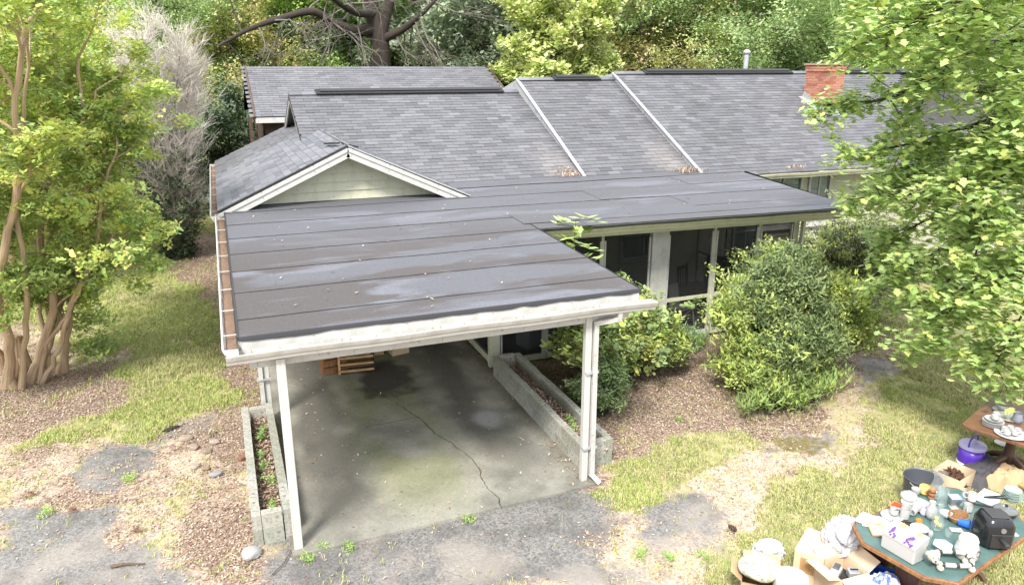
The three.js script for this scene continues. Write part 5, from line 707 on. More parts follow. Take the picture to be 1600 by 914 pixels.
// ---------------------------------------------------------------- stones, sticks and bits on the ground
{
  const stone = (sd) => { seed(sd); const g = new THREE.IcosahedronGeometry(.5, 2), p = g.attributes.position, ax = rr(.7, 1.2), az = rr(.6, 1), o = rr(0, 50); for (let i = 0; i < p.count; i++) { const v = V(p.getX(i), p.getY(i), p.getZ(i)), k = .75 + .5 * vn(v.x * 2.2 + o, v.y * 2.2 + v.z * 1.7 + o); p.setXYZ(i, v.x * ax * k, clamp(v.y * .55 * k, -.18, .2), v.z * az * k); } g.computeVertexNormals(); return g; };
  const Z3 = (x, y) => atY(x * .3436, 600 + y * .3436, .03); const sm = [[.32, .26, .2], [.26, .21, .16], [.36, .3, .25], [.29, .22, .16]].map((c) => mat(c, .95, { ...bump(lumpT, 3, .01) }));
  const spots = [[845, 243, .16], [945, 238, .12], [975, 260, .15], [970, 218, .1], [880, 285, .15], [940, 300, .14], [885, 370, .12], [930, 380, .1], [820, 180, .1], [960, 250, .09]];
  spots.forEach(([a, b, s], i) => { const p = Z3(a, b); const m = single('stone', 'tan fieldstone lying in the leaf litter beside the mossy planter', 'stone', stone(1000 + i), sm[i % 4], [p.x, .02, p.z], i * 1.3, 'stones by the mossy planter'); m.scale.setScalar(s); });
  let p = Z3(985, 405), m; m = single('stone', 'grey-blue stone among the weeds beside the mossy planter', 'stone', stone(1020), mat([.22, .22, .225], .95), [p.x, .02, p.z]); m.scale.setScalar(.16);
  p = atY(392, 870); m = single('stone', 'pale white rounded stone by the corner of the mossy planter', 'stone', stone(1021), mat([.28, .28, .27], .9), [p.x, .05, p.z]); m.scale.set(.2, .24, .2);
  p = Z3(1100, 335); single('brick', 'broken red brick beside the mossy planter', 'brick', rbox(.12, .055, .09, .012), mat([.22, .1, .07], .95, bump(grainT, 4, .004)), [p.x, .03, p.z], .6);
  p = Z3(775, 200); m = single('bark_chunk', 'dark flat chunk of bark on the edge of the grass', 'bark', stone(1022), bark([.09, .07, .06]), [p.x, .02, p.z], .4); m.scale.set(.3, .1, .1);
  const a = atY(172, 884, .02), b = atY(225, 880, .02); single('dead_branch', 'short dead branch lying on the worn asphalt', 'branch', limb([V(0, .01, 0), V((b.x - a.x) * .4, .025, .03), V(b.x - a.x, .012, b.z - a.z)], [.022, .016, .008], 6), bark([.34, .25, .18]), [a.x, 0, a.z]);
  const c = atY(425, 898, .01), d = atY(455, 858, .01); single('dead_branch', 'thin curved twig by the foot of the carport post', 'branch', limb([V(0, .01, 0), V((d.x - c.x) * .6, .02, (d.z - c.z) * .4), V(d.x - c.x, .012, d.z - c.z)], [.008, .007, .004], 5), bark([.34, .26, .2]), [c.x, 0, c.z]);
  const cone = join(Array.from({ length: 40 }, (_, i) => { const g = LEAF.round.clone(); g.scale(.03, .035, .03); const t = i / 40, r = .028 * Math.sin(.5 + 2.3 * t); return moved(g, Math.cos(i * 2.4) * r, .02 + (t - .5) * .0, Math.sin(i * 2.4) * r + (t - .5) * .1, -i * 2.4 + 1.57, .6); })); p = atY(1145, 830, .02); single('pine_cone', 'dark brown pine cone lying on the bare path', 'pine cone', cone, mat([.07, .045, .03], .9, { side: THREE.DoubleSide }), [p.x, .02, p.z]);
  for (const [px, py] of [[212, 829], [50, 772], [112, 797]]) { p = atY(px, py, .02); seed(px); const g = join(Array.from({ length: 14 }, () => limb([V(gauss() * .03, 0, gauss() * .03), V(gauss() * .07, rr(.02, .06), gauss() * .07), V(gauss() * .12, rr(0, .03), gauss() * .12)], [.004, .003, .002], 4))); single('dry_clump', 'brown dried grass clump on the dirt by the worn asphalt', 'dry grass', g, mat([.22, .13, .08], .95), [p.x, .01, p.z], 0, 'dried clumps on the dirt'); }
}
// ---------------------------------------------------------------- yard sale
const T6 = (x, y, h = .74) => atY(1340 + x * .1903, 740 + y * .1904, h); const P6 = (x, y, h = .74) => { const p = T6(x, y, h); return [p.x, h, p.z]; };
{
  const t = thing('display_table', 'green-topped table with clipped corners and wood edge crowded with crockery', 'table', [6.06, 0, 3.12], .2); const L = .9, Wd = .53, ch = .22;
  const oct = (l, w, c) => [[-l, -w + c], [-l + c * .8, -w], [l - c * .8, -w], [l, -w + c], [l, w - c], [l - c * .8, w], [-l + c * .8, w], [-l, w - c]];
  const topT = dataTex(256, 256, (i, j) => mixc([.05, .105, .098], [.1, .16, .15], clamp(fbm(i / 32, j / 32, 5) * 1.4 - .3 + (vn(i, j) - .5) * .2)));
  const g = poly(oct(L - .025, Wd - .025, ch - .01), .02); mesh('table_top', moved(g, 0, .718, 0), mat(0xffffff, .5, { map: topT }), t); mesh('edge_band', moved(poly(oct(L, Wd, ch), .034, .004), 0, .697, 0), M.wood, t);
  for (const s of [-1, 1]) { const pts = [[-.3, 0], [.3, 0], [.22, .08], [.1, .14], [.12, .5], [.25, .69], [-.25, .69], [-.12, .5], [-.1, .14], [-.22, .08]]; const lg = new THREE.ExtrudeGeometry(new THREE.Shape(pts.map(([a, b]) => new THREE.Vector2(a, b))), { depth: .04, bevelEnabled: true, bevelSize: .004, bevelThickness: .004, bevelSegments: 1 }); lg.rotateY(Math.PI / 2); mesh('leg', moved(lg, s * .55, 0, 0), M.woodDark, t); } mesh('stretcher', box(1.08, .08, .03, 0, .3, 0), M.woodDark, t);
}
const ware = (name, label, cat, prof, m, z6, o = {}) => single(name, label, cat, lathe(prof, o.seg ?? 20), m, o.pos ?? P6(z6[0], z6[1]), o.turn ?? 0, o.group);
const matD = (c, r = .3, o = {}) => mat(c, r, { side: THREE.DoubleSide, ...o }); const glassD = new THREE.MeshPhysicalMaterial({ color: new THREE.Color().setRGB(.93, .96, .95), roughness: .04, transmission: .92, thickness: 0, ior: 1.45, side: THREE.DoubleSide });
const whiteD = matD([.38, .38, .37], .25), plateP = (r) => [[0, .004], [r * .6, .004], [r * .66, .009], [r, .02], [r * .99, .026], [r * .64, .014], [0, .01]], bowlP = (r, h) => [[0, .004], [r * .4, .004], [r * .8, h * .5], [r, h], [r * .96, h], [r * .76, h * .52], [r * .36, .014], [0, .012]], cupP = (r, h) => [[0, .003], [r * .6, .003], [r * .85, h * .4], [r, h], [r * .93, h], [r * .78, h * .42], [r * .5, .012], [0, .012]];
const mug = (label, z6, m, r = .04, h = .09, pos, group) => { const t = thing('mug', label, 'mug', pos ?? P6(...z6), rnd() * 6, group); mesh('body', lathe([[0, .003], [r * .94, .003], [r, .02], [r, h], [r * .92, h], [r * .92, .01], [0, .01]], 18), m, t); mesh('handle', moved(new THREE.TorusGeometry(h * .3, .006, 6, 14), r + .012, h * .5, 0), m, t); return t; };
{
  seed(1100); // grape-painted bread box
  const t = thing('grape_canister', 'white lidded box painted with purple grapes at the edge of the display table', 'box', P6(370, 650), (() => { const a = T6(220, 590), b = T6(430, 715); return Math.atan2(a.z - b.z, b.x - a.x); })()); const w = .34, h = .15, d = .19;
  mesh('body', rbox(w, h, d, .015, 0, h / 2, 0), whiteD, t); const lid = new THREE.ExtrudeGeometry(new THREE.Shape([[-d / 2, 0], [d / 2, 0], [d / 2, .02], [.0, .075], [-d / 2, .085]].map(([a, b]) => new THREE.Vector2(a, b))), { depth: w, bevelEnabled: true, bevelSize: .004, bevelThickness: .004, bevelSegments: 2 }); lid.translate(0, 0, -w / 2); lid.rotateY(-Math.PI / 2); mesh('lid', moved(lid, 0, h + .003, 0), whiteD, t);
  const gm = mat([.1, .035, .2], .4), lf = matD([.3, .4, .12], .4); for (const cx of [-.085, .085]) { const gs = []; for (let i = 0; i < 16; i++) { const r = Math.floor(Math.sqrt(i)); gs.push(moved(new THREE.SphereGeometry(.013, 8, 6), cx + (rnd() - .5) * .09 * (1 - i / 24), 0, .075 - i * .0062)); } const g = join(gs.map((q) => { const p = q.clone(); p.scale(1, .45, 1); return p; })); g.rotateX(.52); mesh('painted_grapes', moved(g, 0, h + .066, .03), gm, t); const lg = LEAF.lobed.clone(); lg.scale(.07, .07, .04); mesh('painted_leaf', moved(lg, cx + .03, h + .088, -.03, .4, -1.2), lf, t); }
}
{ // striped ceramic animal-shaped holder
  const t = thing('ceramic_holder', 'black and white striped ceramic dog-shaped holder on the display table', 'ornament', P6(770, 765), -.45); const cream = mat([.42, .39, .31], .3), blk = mat([.03, .03, .035], .35);
  const bodyC = new THREE.CatmullRomCurve3([V(-.14, .07, .05), V(0, .065, .07), V(.15, .07, .05), V(.18, .08, -.02), V(.15, .09, -.08), V(0, .1, -.09), V(-.14, .1, -.06), V(-.17, .085, 0)], true).getPoints(40); mesh('body', limb(bodyC, bodyC.map(() => .022), 8), cream, t);
  for (let k = 0; k < 9; k++) { const i = Math.floor(k * 40 / 9) + 1; mesh('stripe', limb([bodyC[i], bodyC[i].clone().lerp(bodyC[i + 1], .5), bodyC[i + 1].clone().lerp(bodyC[i + 1], 1)], [.0235, .0238, .0235], 8), blk, t); }
  mesh('head', moved(new THREE.SphereGeometry(.055, 16, 12), -.19, .13, .03), cream, t); mesh('muzzle', moved(new THREE.SphereGeometry(.027, 12, 8), -.2, .115, .075), cream, t); mesh('nose', moved(new THREE.SphereGeometry(.009, 8, 6), -.2, .122, .1), blk, t); for (const s of [-1, 1]) { mesh('eye', moved(new THREE.SphereGeometry(.006, 8, 6), -.192 + s * .02, .142, .079), blk, t); const e = new THREE.SphereGeometry(.025, 10, 8); e.scale(.5, 1, .8); mesh('ear', moved(e, -.19 + s * .052, .15, .015, 0, 0, s * .4), cream, t); } for (const [a, b] of [[-.13, .05], [.15, .05], [-.13, -.06], [.15, -.06]]) { const f = new THREE.SphereGeometry(.032, 10, 8); f.scale(1, 1, 1.2); mesh('foot', moved(f, a, .032, b + .015), cream, t); }
}
{ // air fryer
  const t = thing('air_fryer', 'glossy black rounded air fryer on the display table', 'air fryer', P6(1095, 560), -.45); const bm = mat([.012, .012, .014], .18), w = .29; const prof = [[0, 0], [.12, 0], [.145, .03], [.155, .12], [.15, .24], [.12, .305], [.08, .32], [0, .322]]; const g = lathe(prof, 32); const p = g.attributes.position; for (let i = 0; i < p.count; i++) { const x = p.getX(i), z = p.getZ(i), r = Math.hypot(x, z), k = r < 1e-6 ? 1 : 1 / Math.pow(Math.pow(Math.abs(x / r), 4) + Math.pow(Math.abs(z / r), 4), .25); p.setXYZ(i, x * k, p.getY(i), z * k); } g.computeVertexNormals(); mesh('body', g, bm, t); mesh('basket_front', rbox(.2, .15, .02, .01, 0, .11, .152), mat([.02, .02, .022], .3), t); mesh('handle', rbox(.045, .035, .11, .012, 0, .13, .21), mat([.03, .03, .03], .4), t); mesh('top_panel', rbox(.17, .012, .17, .005, 0, .323, 0), mat([.05, .05, .055], .35), t); mesh('control_knob', moved(new THREE.CylinderGeometry(.025, .025, .012, 18), 0, .23, .158, 0, Math.PI / 2), mat([.3, .3, .3], .3, { metalness: .7 }), t);
}
{ // pots and glass
  let t = thing('cookie_jar', 'white ceramic jar with cream lid and dark flower motif on the display table', 'jar', P6(890, 690)); mesh('body', lathe([[0, 0], [.085, 0], [.1, .03], [.105, .1], [.09, .16], [.075, .18], [.07, .18], [0, .02]], 24), whiteD, t); mesh('lid', lathe([[.08, .18], [.085, .2], [.07, .235], [.03, .25], [0, .252]], 24), mat([.76, .7, .47], .3), t); for (let i = 0; i < 9; i++) { const a = i * .7; mesh('motif', moved(new THREE.SphereGeometry(.008, 6, 5), .02 + Math.cos(a) * .025, .1 + Math.sin(a) * .03, .1), mat([.08, .07, .05], .4), t); }
  t = thing('candy_dish', 'lidded six-sided glass dish behind the striped ceramic holder', 'dish', P6(695, 640)); mesh('bowl', lathe([[0, .005], [.05, .005], [.055, .02], [.075, .07], [.07, .07], [.05, .025], [0, .015]], 6), glassD, t); mesh('lid', lathe([[.09, .075], [.085, .085], [.03, .1], [.012, .12], [0, .125]], 6), matD([.75, .82, .84], .1), t);
  t = thing('glass_carafe', 'clear glass carafe with lemon shapes inside standing among the crockery', 'carafe', P6(655, 450)); mesh('glass', lathe([[0, .004], [.055, .004], [.06, .05], [.055, .11], [.028, .17], [.024, .24], [.034, .27]], 20), glassD, t); for (let i = 0; i < 4; i++) mesh('lemon', moved(new THREE.SphereGeometry(.02, 10, 8), Math.cos(i * 1.6) * .024, .03 + i * .025, Math.sin(i * 1.6) * .024), mat([.72, .62, .12], .4), t);
  ware('hurricane_vase', 'tall waisted clear glass hurricane vase by the dark bucket', 'vase', [[0, .003], [.05, .003], [.07, .06], [.072, .12], [.05, .2], [.055, .25], [.075, .3]], glassD, [650, 190]);
  ware('glass_vase', 'straight-sided clear glass vase beside the waisted hurricane vase', 'vase', [[0, .003], [.05, .003], [.05, .16], [.056, .2]], glassD, [690, 260]); ware('glass_bottle', 'slim clear glass bottle beside the blue footed planter', 'bottle', [[0, .003], [.03, .003], [.032, .1], [.012, .15], [.014, .19], [.022, .2]], glassD, [855, 260]);
  ware('white_pitcher', 'slender white ceramic pitcher at the middle of the display table', 'pitcher', [[0, .004], [.035, .004], [.055, .06], [.045, .13], [.028, .17], [.036, .2], [.03, .2], [.02, .17], [0, .02]], whiteD, [600, 370]);
  t = thing('footed_planter', 'square white footed planter with pale blue inside', 'planter', P6(790, 280), .35); const fp = lathe([[.05, 0], [.06, .012], [.03, .03], [.05, .06], [.085, .13], [.08, .13], [.045, .07], [0, .06]], 4); mesh('body', fp, whiteD, t); mesh('inside', moved(lathe([[.077, .129], [.05, .08], [0, .075]], 4), 0, .003, 0), matD([.3, .48, .8], .3), t);
  t = thing('yellow_crock', 'small round yellow crock with orange emblem near the dark bucket', 'crock', P6(548, 165)); mesh('body', lathe([[0, .003], [.05, .003], [.056, .03], [.054, .09], [.046, .1], [.042, .1], [.045, .02], [0, .015]], 20), matD([.7, .52, .16], .35), t); mesh('emblem', moved(new THREE.CylinderGeometry(.022, .022, .003, 14), -.02, .052, .052, -.36, Math.PI / 2), mat([.45, .13, .05], .5), t);
  single('orange_dish', 'square orange-red dish on a dark stand on the display table', 'dish', join([rbox(.13, .012, .13, .004, 0, .03, 0), withColor(rbox(.09, .012, .09, .004, 0, .038, 0), [.6, .3, .2]), box(.1, .024, .1, 0, .012, 0)]), mat([.55, .2, .1], .4, { vertexColors: true }), P6(325, 285), .3);
  t = thing('wicker_basket', 'oval brown wicker basket on the display table', 'basket', P6(825, 385), .2); const bk = lathe([[0, .006], [.07, .006], [.1, .07], [.096, .07], [.066, .014], [0, .014]], 28); bk.scale(1.15, 1, .85); mesh('basket', bk, matD([.36, .22, .11], .8, { map: rep(woodTex([1, .9, .75], [.5, .4, .3], 77), 6, 3), ...bump(lumpT, 8, .01) }), t); for (let k = 0; k < 4; k++) { const r = .075 + k * .0085; const c = Array.from({ length: 25 }, (_, i) => V(Math.cos(i / 24 * 6.283) * r * 1.17, .016 + k * .017, Math.sin(i / 24 * 6.283) * r * .87)); mesh('rib', limb(c, c.map(() => .005), 5), mat([.32, .2, .1], .8), t); }
  const bc = thing('blue_cup', 'bright blue plastic cup tipped on its side by the air fryer', 'cup', [P6(875, 440)[0], .785, P6(875, 440)[2]], .5); mesh('cup', moved(lathe([[0, -.05], [.035, -.05], [.045, .05], [.041, .05], [.032, -.044], [0, -.044]], 18), 0, 0, 0, 0, 1.45), matD([.02, .12, .62], .25), bc);
  // plates and cups
  seed(1200); ware('dinner_plate', 'large white oval platter among the crockery on the display table', 'plate', plateP(.15), whiteD, [485, 265]); ware('saucer', 'white plate carrying a cup at the corner of the display table', 'plate', plateP(.11), whiteD, [285, 360]); mug('white patterned cup standing on the white plate', 0, whiteD, .045, .07, [P6(300, 345)[0], .755, P6(300, 345)[2]]);
  mug('white mug with red band by the grey box', [940, 225], matD([.75, .55, .5], .25), .042, .1); mug('plain white mug beside the wicker basket', [905, 310], whiteD, .045, .09); mug('white mug near the orange dish', [400, 330], whiteD, .05, .1); mug('tall white tumbler beside the slender pitcher', [385, 370], whiteD, .045, .12); mug('small brown glazed mug in the middle of the display table', [505, 420], matD([.45, .24, .06], .3), .035, .06);
  ware('small_bowl', 'small white bowl with blue rim near the carafe', 'bowl', bowlP(.06, .06), matD([.68, .72, .82], .25), [725, 360]); ware('white_bowl', 'shallow white dish between the pitcher and grape-painted box', 'bowl', bowlP(.09, .05), whiteD, [510, 480]); ware('white_bowl', 'round white covered dish behind the orange dish', 'bowl', [[0, .004], [.06, .004], [.085, .03], [.08, .07], [.03, .095], [.012, .11], [0, .112]], whiteD, [420, 215]); ware('white_bowl', 'white sugar bowl behind the large oval platter', 'bowl', cupP(.05, .07), whiteD, [480, 170]);
  ware('ceramic_figurine', 'white ceramic bird-like figurine beside the oval platter', 'figurine', [[0, 0], [.035, 0], [.03, .015], [.045, .05], [.03, .09], [.015, .11], [.022, .13], [0, .15]], whiteD, [460, 330]); ware('ceramic_figurine', 'white and purple flowered ceramic vase beside the slender pitcher', 'figurine', [[0, 0], [.03, 0], [.045, .04], [.03, .08], [.035, .1]], matD([.6, .52, .7], .3), [545, 340]); ware('salt_shaker', 'small white shaker in front of the glass carafe', 'shaker', [[0, 0], [.022, 0], [.024, .05], [.012, .07], [0, .075]], whiteD, [600, 520]); ware('glass_tumbler', 'clear faceted glass tumbler in front of the carafe', 'glass', [[0, .004], [.035, .004], [.042, .1]], glassD, [560, 590], { seg: 10 }); ware('glass_tumbler', 'short clear glass tumbler behind the cream-lidded jar', 'glass', [[0, .004], [.03, .004], [.037, .08]], glassD, [745, 520], { seg: 10 });
  for (let k = 0; k < 3; k++) ware('wooden_cup', 'small copper-brown wooden cup in a stack beside the waisted glass vase', 'cup', cupP(.036, .05), matD([.42, .2, .1], .45), [605, 215], { pos: [P6(605, 215)[0] + k * .004, .74 + k * .042, P6(605, 215)[2]], group: 'stacked wooden cups' });
  single('paper_sheets', 'loose pile of white papers at the corner of the display table', 'papers', join([moved(box(.22, .003, .28), 0, .002, 0, .4), moved(box(.22, .003, .28), .02, .006, .02, .9)]), mat([.8, .78, .68], .8), P6(130, 395));
  t = thing('picture_frame', 'small wooden picture frame lying on the corner of the display table', 'picture frame', P6(165, 470), -.55); mesh('frame', join([box(.15, .014, .018, 0, .012, -.1), box(.15, .014, .018, 0, .012, .1), box(.018, .014, .182, -.066, .012, 0), box(.018, .014, .182, .066, .012, 0)]), M.woodLight, t); mesh('picture', box(.12, .004, .18, 0, .008, 0), mat([.72, .7, .64], .5), t);
  single('grey_case', 'flat pale grey case lying open-edged on the display table', 'case', join([rbox(.26, .03, .2, .008, 0, .018, 0), rbox(.26, .012, .2, .005, .0, .042, .004)]), mat([.5, .53, .54], .5), P6(1080, 215), .3); single('small_card', 'white printed card lying beside the air fryer', 'card', box(.07, .004, .1, 0, .003, 0), mat([.7, .74, .8], .7), P6(1275, 490), -.3); single('wooden_tray', 'narrow dark wooden tray beneath the small ornaments', 'tray', join([box(.28, .01, .06, 0, .006, 0), box(.28, .025, .008, 0, .014, .03), box(.28, .025, .008, 0, .014, -.03)]), M.woodDark, P6(410, 425), -.6); single('phone_case', 'white rounded soap dish beside the blue cup', 'dish', rbox(.12, .015, .07, .007, 0, .01, 0), whiteD, P6(815, 470), -.5);
  for (let k = 0; k < 5; k++) ware('green_bowl', 'pale celadon green bowl in the nested stack at the far corner of the display table', 'bowl', bowlP(.1 - k * .004, .055), matD([.52, .62, .56], .25), 0, { pos: [P6(1265, 235)[0] + k * .004, .74 + k * .022, P6(1265, 235)[2] - k * .003], group: 'stacked celadon bowls' }); const cup = ware('green_cup', 'pale celadon cup resting inside the stack of bowls', 'cup', cupP(.045, .06), matD([.56, .66, .6], .25), 0, { pos: [P6(1265, 235)[0] + .01, .86, P6(1265, 235)[2] + .01] }); cup.rotation.z = .5;
  t = thing('frying_pan', 'glass-lidded pan with black handle behind the air fryer', 'pan', P6(1215, 330), 2.4); mesh('pan', lathe([[0, .004], [.1, .004], [.115, .05], [.111, .05], [.097, .01], [0, .01]], 24), mat([.1, .1, .11], .35, { side: THREE.DoubleSide, metalness: .5 }), t); mesh('lid', lathe([[.113, .052], [.09, .07], [.03, .082], [0, .084]], 24), glassD, t); mesh('handle', rbox(.2, .018, .03, .008, .21, .05, 0), M.black, t); mesh('lid_knob', moved(new THREE.SphereGeometry(.016, 10, 8), 0, .096, 0), M.black, t);
  single('tongs', 'black-handled kitchen tongs with orange tips across the grey case', 'tongs', join([bar(V(-.14, .06, 0), V(.14, .07, .02), .014, .01), bar(V(-.14, .06, 0), V(.14, .07, -.05), .014, .01)]), M.black, P6(1150, 240), -.5);
}
{ // things on the ground round the tables
  const Z7 = (x, y, h = 0) => { const p = atY(1420 + x * .197, 600 + y * .197, h); return [p.x, h, p.z]; };
  let t = thing('drink_cooler', 'purple insulated drink cooler with lavender lid and handle on the grass', 'cooler', Z7(485, 630), .3); const pu = mat([.09, .03, .38], .3), lav = mat([.42, .4, .62], .35); mesh('body', lathe([[0, 0], [.14, 0], [.155, .02], [.16, .13], [.155, .25], [0, .25]], 28), pu, t); mesh('base_ring', lathe([[.157, .0], [.162, .01], [.162, .035], [.156, .04]], 28), mat([.7, .7, .75], .4), t); mesh('lid', lathe([[.165, .25], [.168, .29], [.15, .31], [.06, .315], [.055, .335], [0, .34]], 28), lav, t); const hc = new THREE.CatmullRomCurve3([V(-.15, .28, 0), V(-.14, .38, 0), V(-.08, .41, 0), V(.08, .41, 0), V(.14, .38, 0), V(.15, .28, 0)]).getPoints(20); mesh('handle', limb(hc, hc.map(() => .012), 6), pu, t);
  t = thing('metal_bucket', 'dark grey round bucket standing behind the display table', 'bucket', [7.2, 0, 1.98]); mesh('body', lathe([[0, .01], [.17, .01], [.21, .42], [.222, .43], [.215, .44], [.205, .42], [.165, .02], [0, .02]], 28), matD([.09, .095, .11], .45, { metalness: .3 }), t); const hb = new THREE.CatmullRomCurve3([V(-.215, .41, 0), V(-.17, .3, .22), V(0, .26, .27), V(.17, .3, .22), V(.215, .41, 0)]).getPoints(16); mesh('handle', limb(hb, hb.map(() => .005), 5), M.alum, t);
  t = thing('paper_sack', 'tan open paper sack holding a brown furry bundle behind the display table', 'sack', [7.72, 0, 1.98], .25); const sk = lathe([[.2, 0], [.215, .02], [.235, .2], [.25, .42], [.243, .42], [.228, .2], [.2, .025], [0, .02]], 4); sk.rotateY(Math.PI / 4); sk.scale(1.2, 1, .95); mesh('sack', sk, M.cardPale, t);
  seed(1301); t = thing('brown_bundle', 'curly brown furry bundle inside the tan paper sack', 'bundle', [7.72, .05, 1.98]); const hair = []; for (let k = 0; k < 260; k++) { const a = rr(0, 6.283), e = rr(.1, 1.5), r = .15; const p = V(Math.cos(a) * Math.sin(e) * r, .2 + Math.cos(e) * .15, Math.sin(a) * Math.sin(e) * r); hair.push(limb([p.clone().multiplyScalar(.8), p, p.clone().add(V(gauss() * .04, rr(-.02, .03), gauss() * .04)), p.clone().add(V(gauss() * .05, -.02, gauss() * .05))], [.012, .012, .009, .004], 4)); } mesh('fur', join(hair), mat([.11, .05, .03], .8), t).userData.kind = 'stuff'; const cb = new THREE.SphereGeometry(.16, 14, 10); cb.scale(.95, 1.2, .95); mesh('core', moved(cb, 0, .16, 0), mat([.08, .035, .02], .9), t);
  const cloth = (w, d, h, sd, tuck = .02) => { seed(sd); const g = new THREE.PlaneGeometry(w, d, 40, 30); g.rotateX(-Math.PI / 2); const p = g.attributes.position, o = rr(0, 99); for (let i = 0; i < p.count; i++) { const x = p.getX(i), z = p.getZ(i), e = Math.min(w / 2 - Math.abs(x), d / 2 - Math.abs(z)); const f = fbm(x * 7 + o, z * 7, 4), rg = 1 - Math.abs(2 * vn(x * 11 + o + f * 2, z * 9) - 1); p.setY(i, Math.max(0, h * sst(-.01, .1, e) * (.35 + .8 * f + .3 * rg)) + .008); p.setX(i, x * (1 + .25 * (vn(z * 5 + o, 1) - .5))); p.setZ(i, z * (1 + .3 * (vn(x * 5 + o, 3) - .5))); } g.computeVertexNormals(); return g; };
  let q = Z7(560, 725); single('dark_jacket', 'crumpled dark grey jacket on the ground by the purple cooler', 'jacket', cloth(.9, .45, .14, 1310), matD([.06, .055, .06], .85), [q[0], 0, q[2]], .25); q = Z7(760, 810); single('brown_paper', 'crumpled brown wrapping paper beside the second table', 'paper', cloth(.55, .4, .2, 1311), matD([.45, .3, .17], .85), [q[0], 0, q[2]], .3);
  const a = atY(1545, 735, .06), b = atY(1610, 762, .1); single('wood_board', 'pale wooden board lying near the pedestal of the second table', 'board', bar(V(0, .06, 0), V(b.x - a.x, .1, b.z - a.z), .1, .02), M.woodLight, [a.x, 0, a.z]);
  // second table
  t = thing('pedestal_table', 'dark brown pedestal table stacked with white china', 'table', [9.08, 0, 1.75], .35); mesh('table_top', moved(poly([[-.72, -.36], [-.66, -.44], [.66, -.44], [.72, -.36], [.72, .36], [.66, .44], [-.66, .44], [-.72, .36]], .035, .006), 0, .715, 0), mat(0xffffff, .4, { map: woodTex([.2, .1, .05], [.1, .05, .026], 51) }), t); mesh('apron', box(1.1, .07, .55, 0, .68, 0), M.woodDark, t); mesh('pedestal', lathe([[.05, .1], [.11, .16], [.07, .25], [.055, .4], [.09, .55], [.06, .65]], 20), M.woodDark, t); for (let k = 0; k < 4; k++) { const an = k * Math.PI / 2 + .4; const c = new THREE.CatmullRomCurve3([V(Math.cos(an) * .05, .2, Math.sin(an) * .05), V(Math.cos(an) * .2, .15, Math.sin(an) * .2), V(Math.cos(an) * .36, .03, Math.sin(an) * .36)]).getPoints(8); mesh('foot', limb(c, c.map((_, i) => .05 - .002 * i), 6), M.woodDark, t); }
  const H = .752, P7 = (x, y, h = H) => Z7(x, y, h); const pp = P7(660, 335);
  for (let k = 0; k < 7; k++) ware('china_plate', 'white china plate in the tall stack on the pedestal table', 'plate', plateP(.125 - (k > 4 ? .02 : 0)), whiteD, 0, { pos: [pp[0] + .02 + (k % 2) * .004, H + k * .014, pp[2]], group: 'stacked china plates' });
  mug('white china cup on top of the plate stack', 0, whiteD, .045, .06, [pp[0], H + .11, pp[2] + .03]); mug('white china cup tilted beside the top of the plate stack', 0, whiteD, .045, .06, [pp[0] + .09, H + .11, pp[2] - .02]);
  const tr = P7(815, 405); ware('china_platter', 'flat white oval platter carrying cups on the pedestal table', 'platter', plateP(.19), whiteD, 0, { pos: [tr[0], H, tr[2]] }); [[-.08, .0], [.0, .04], [.09, .02], [-.02, -.07], [.07, -.06]].forEach(([dx, dz], i) => mug('white china cup standing on the flat platter', 0, whiteD, .042, .065, [tr[0] + dx, H + .018, tr[2] + dz], 'cups on the flat platter'));
  let r = P7(740, 215); ware('china_bowl', 'deep white china bowl on a plate at the far edge of the pedestal table', 'bowl', bowlP(.09, .09), whiteD, 0, { pos: [r[0], H + .016, r[2]] }); ware('china_plate', 'white plate under the deep china bowl', 'plate', plateP(.11), whiteD, 0, { pos: [r[0], H, r[2]] }); r = P7(790, 275); ware('china_platter', 'large white oval serving platter behind the plate stack', 'platter', plateP(.16), whiteD, 0, { pos: [r[0] + .02, H, r[2]] }); r = P7(860, 310); ware('grey_jug', 'smoky grey glass jug on the pedestal table', 'jug', [[0, .004], [.05, .004], [.065, .06], [.05, .12], [.055, .15]], matD([.2, .22, .26], .15), 0, { pos: r });
  const gp = Z7(755, 495); ware('china_plate', 'white plate lying on the grass under the pedestal table', 'plate', plateP(.12), whiteD, 0, { pos: [gp[0], .03, gp[2]] });
}
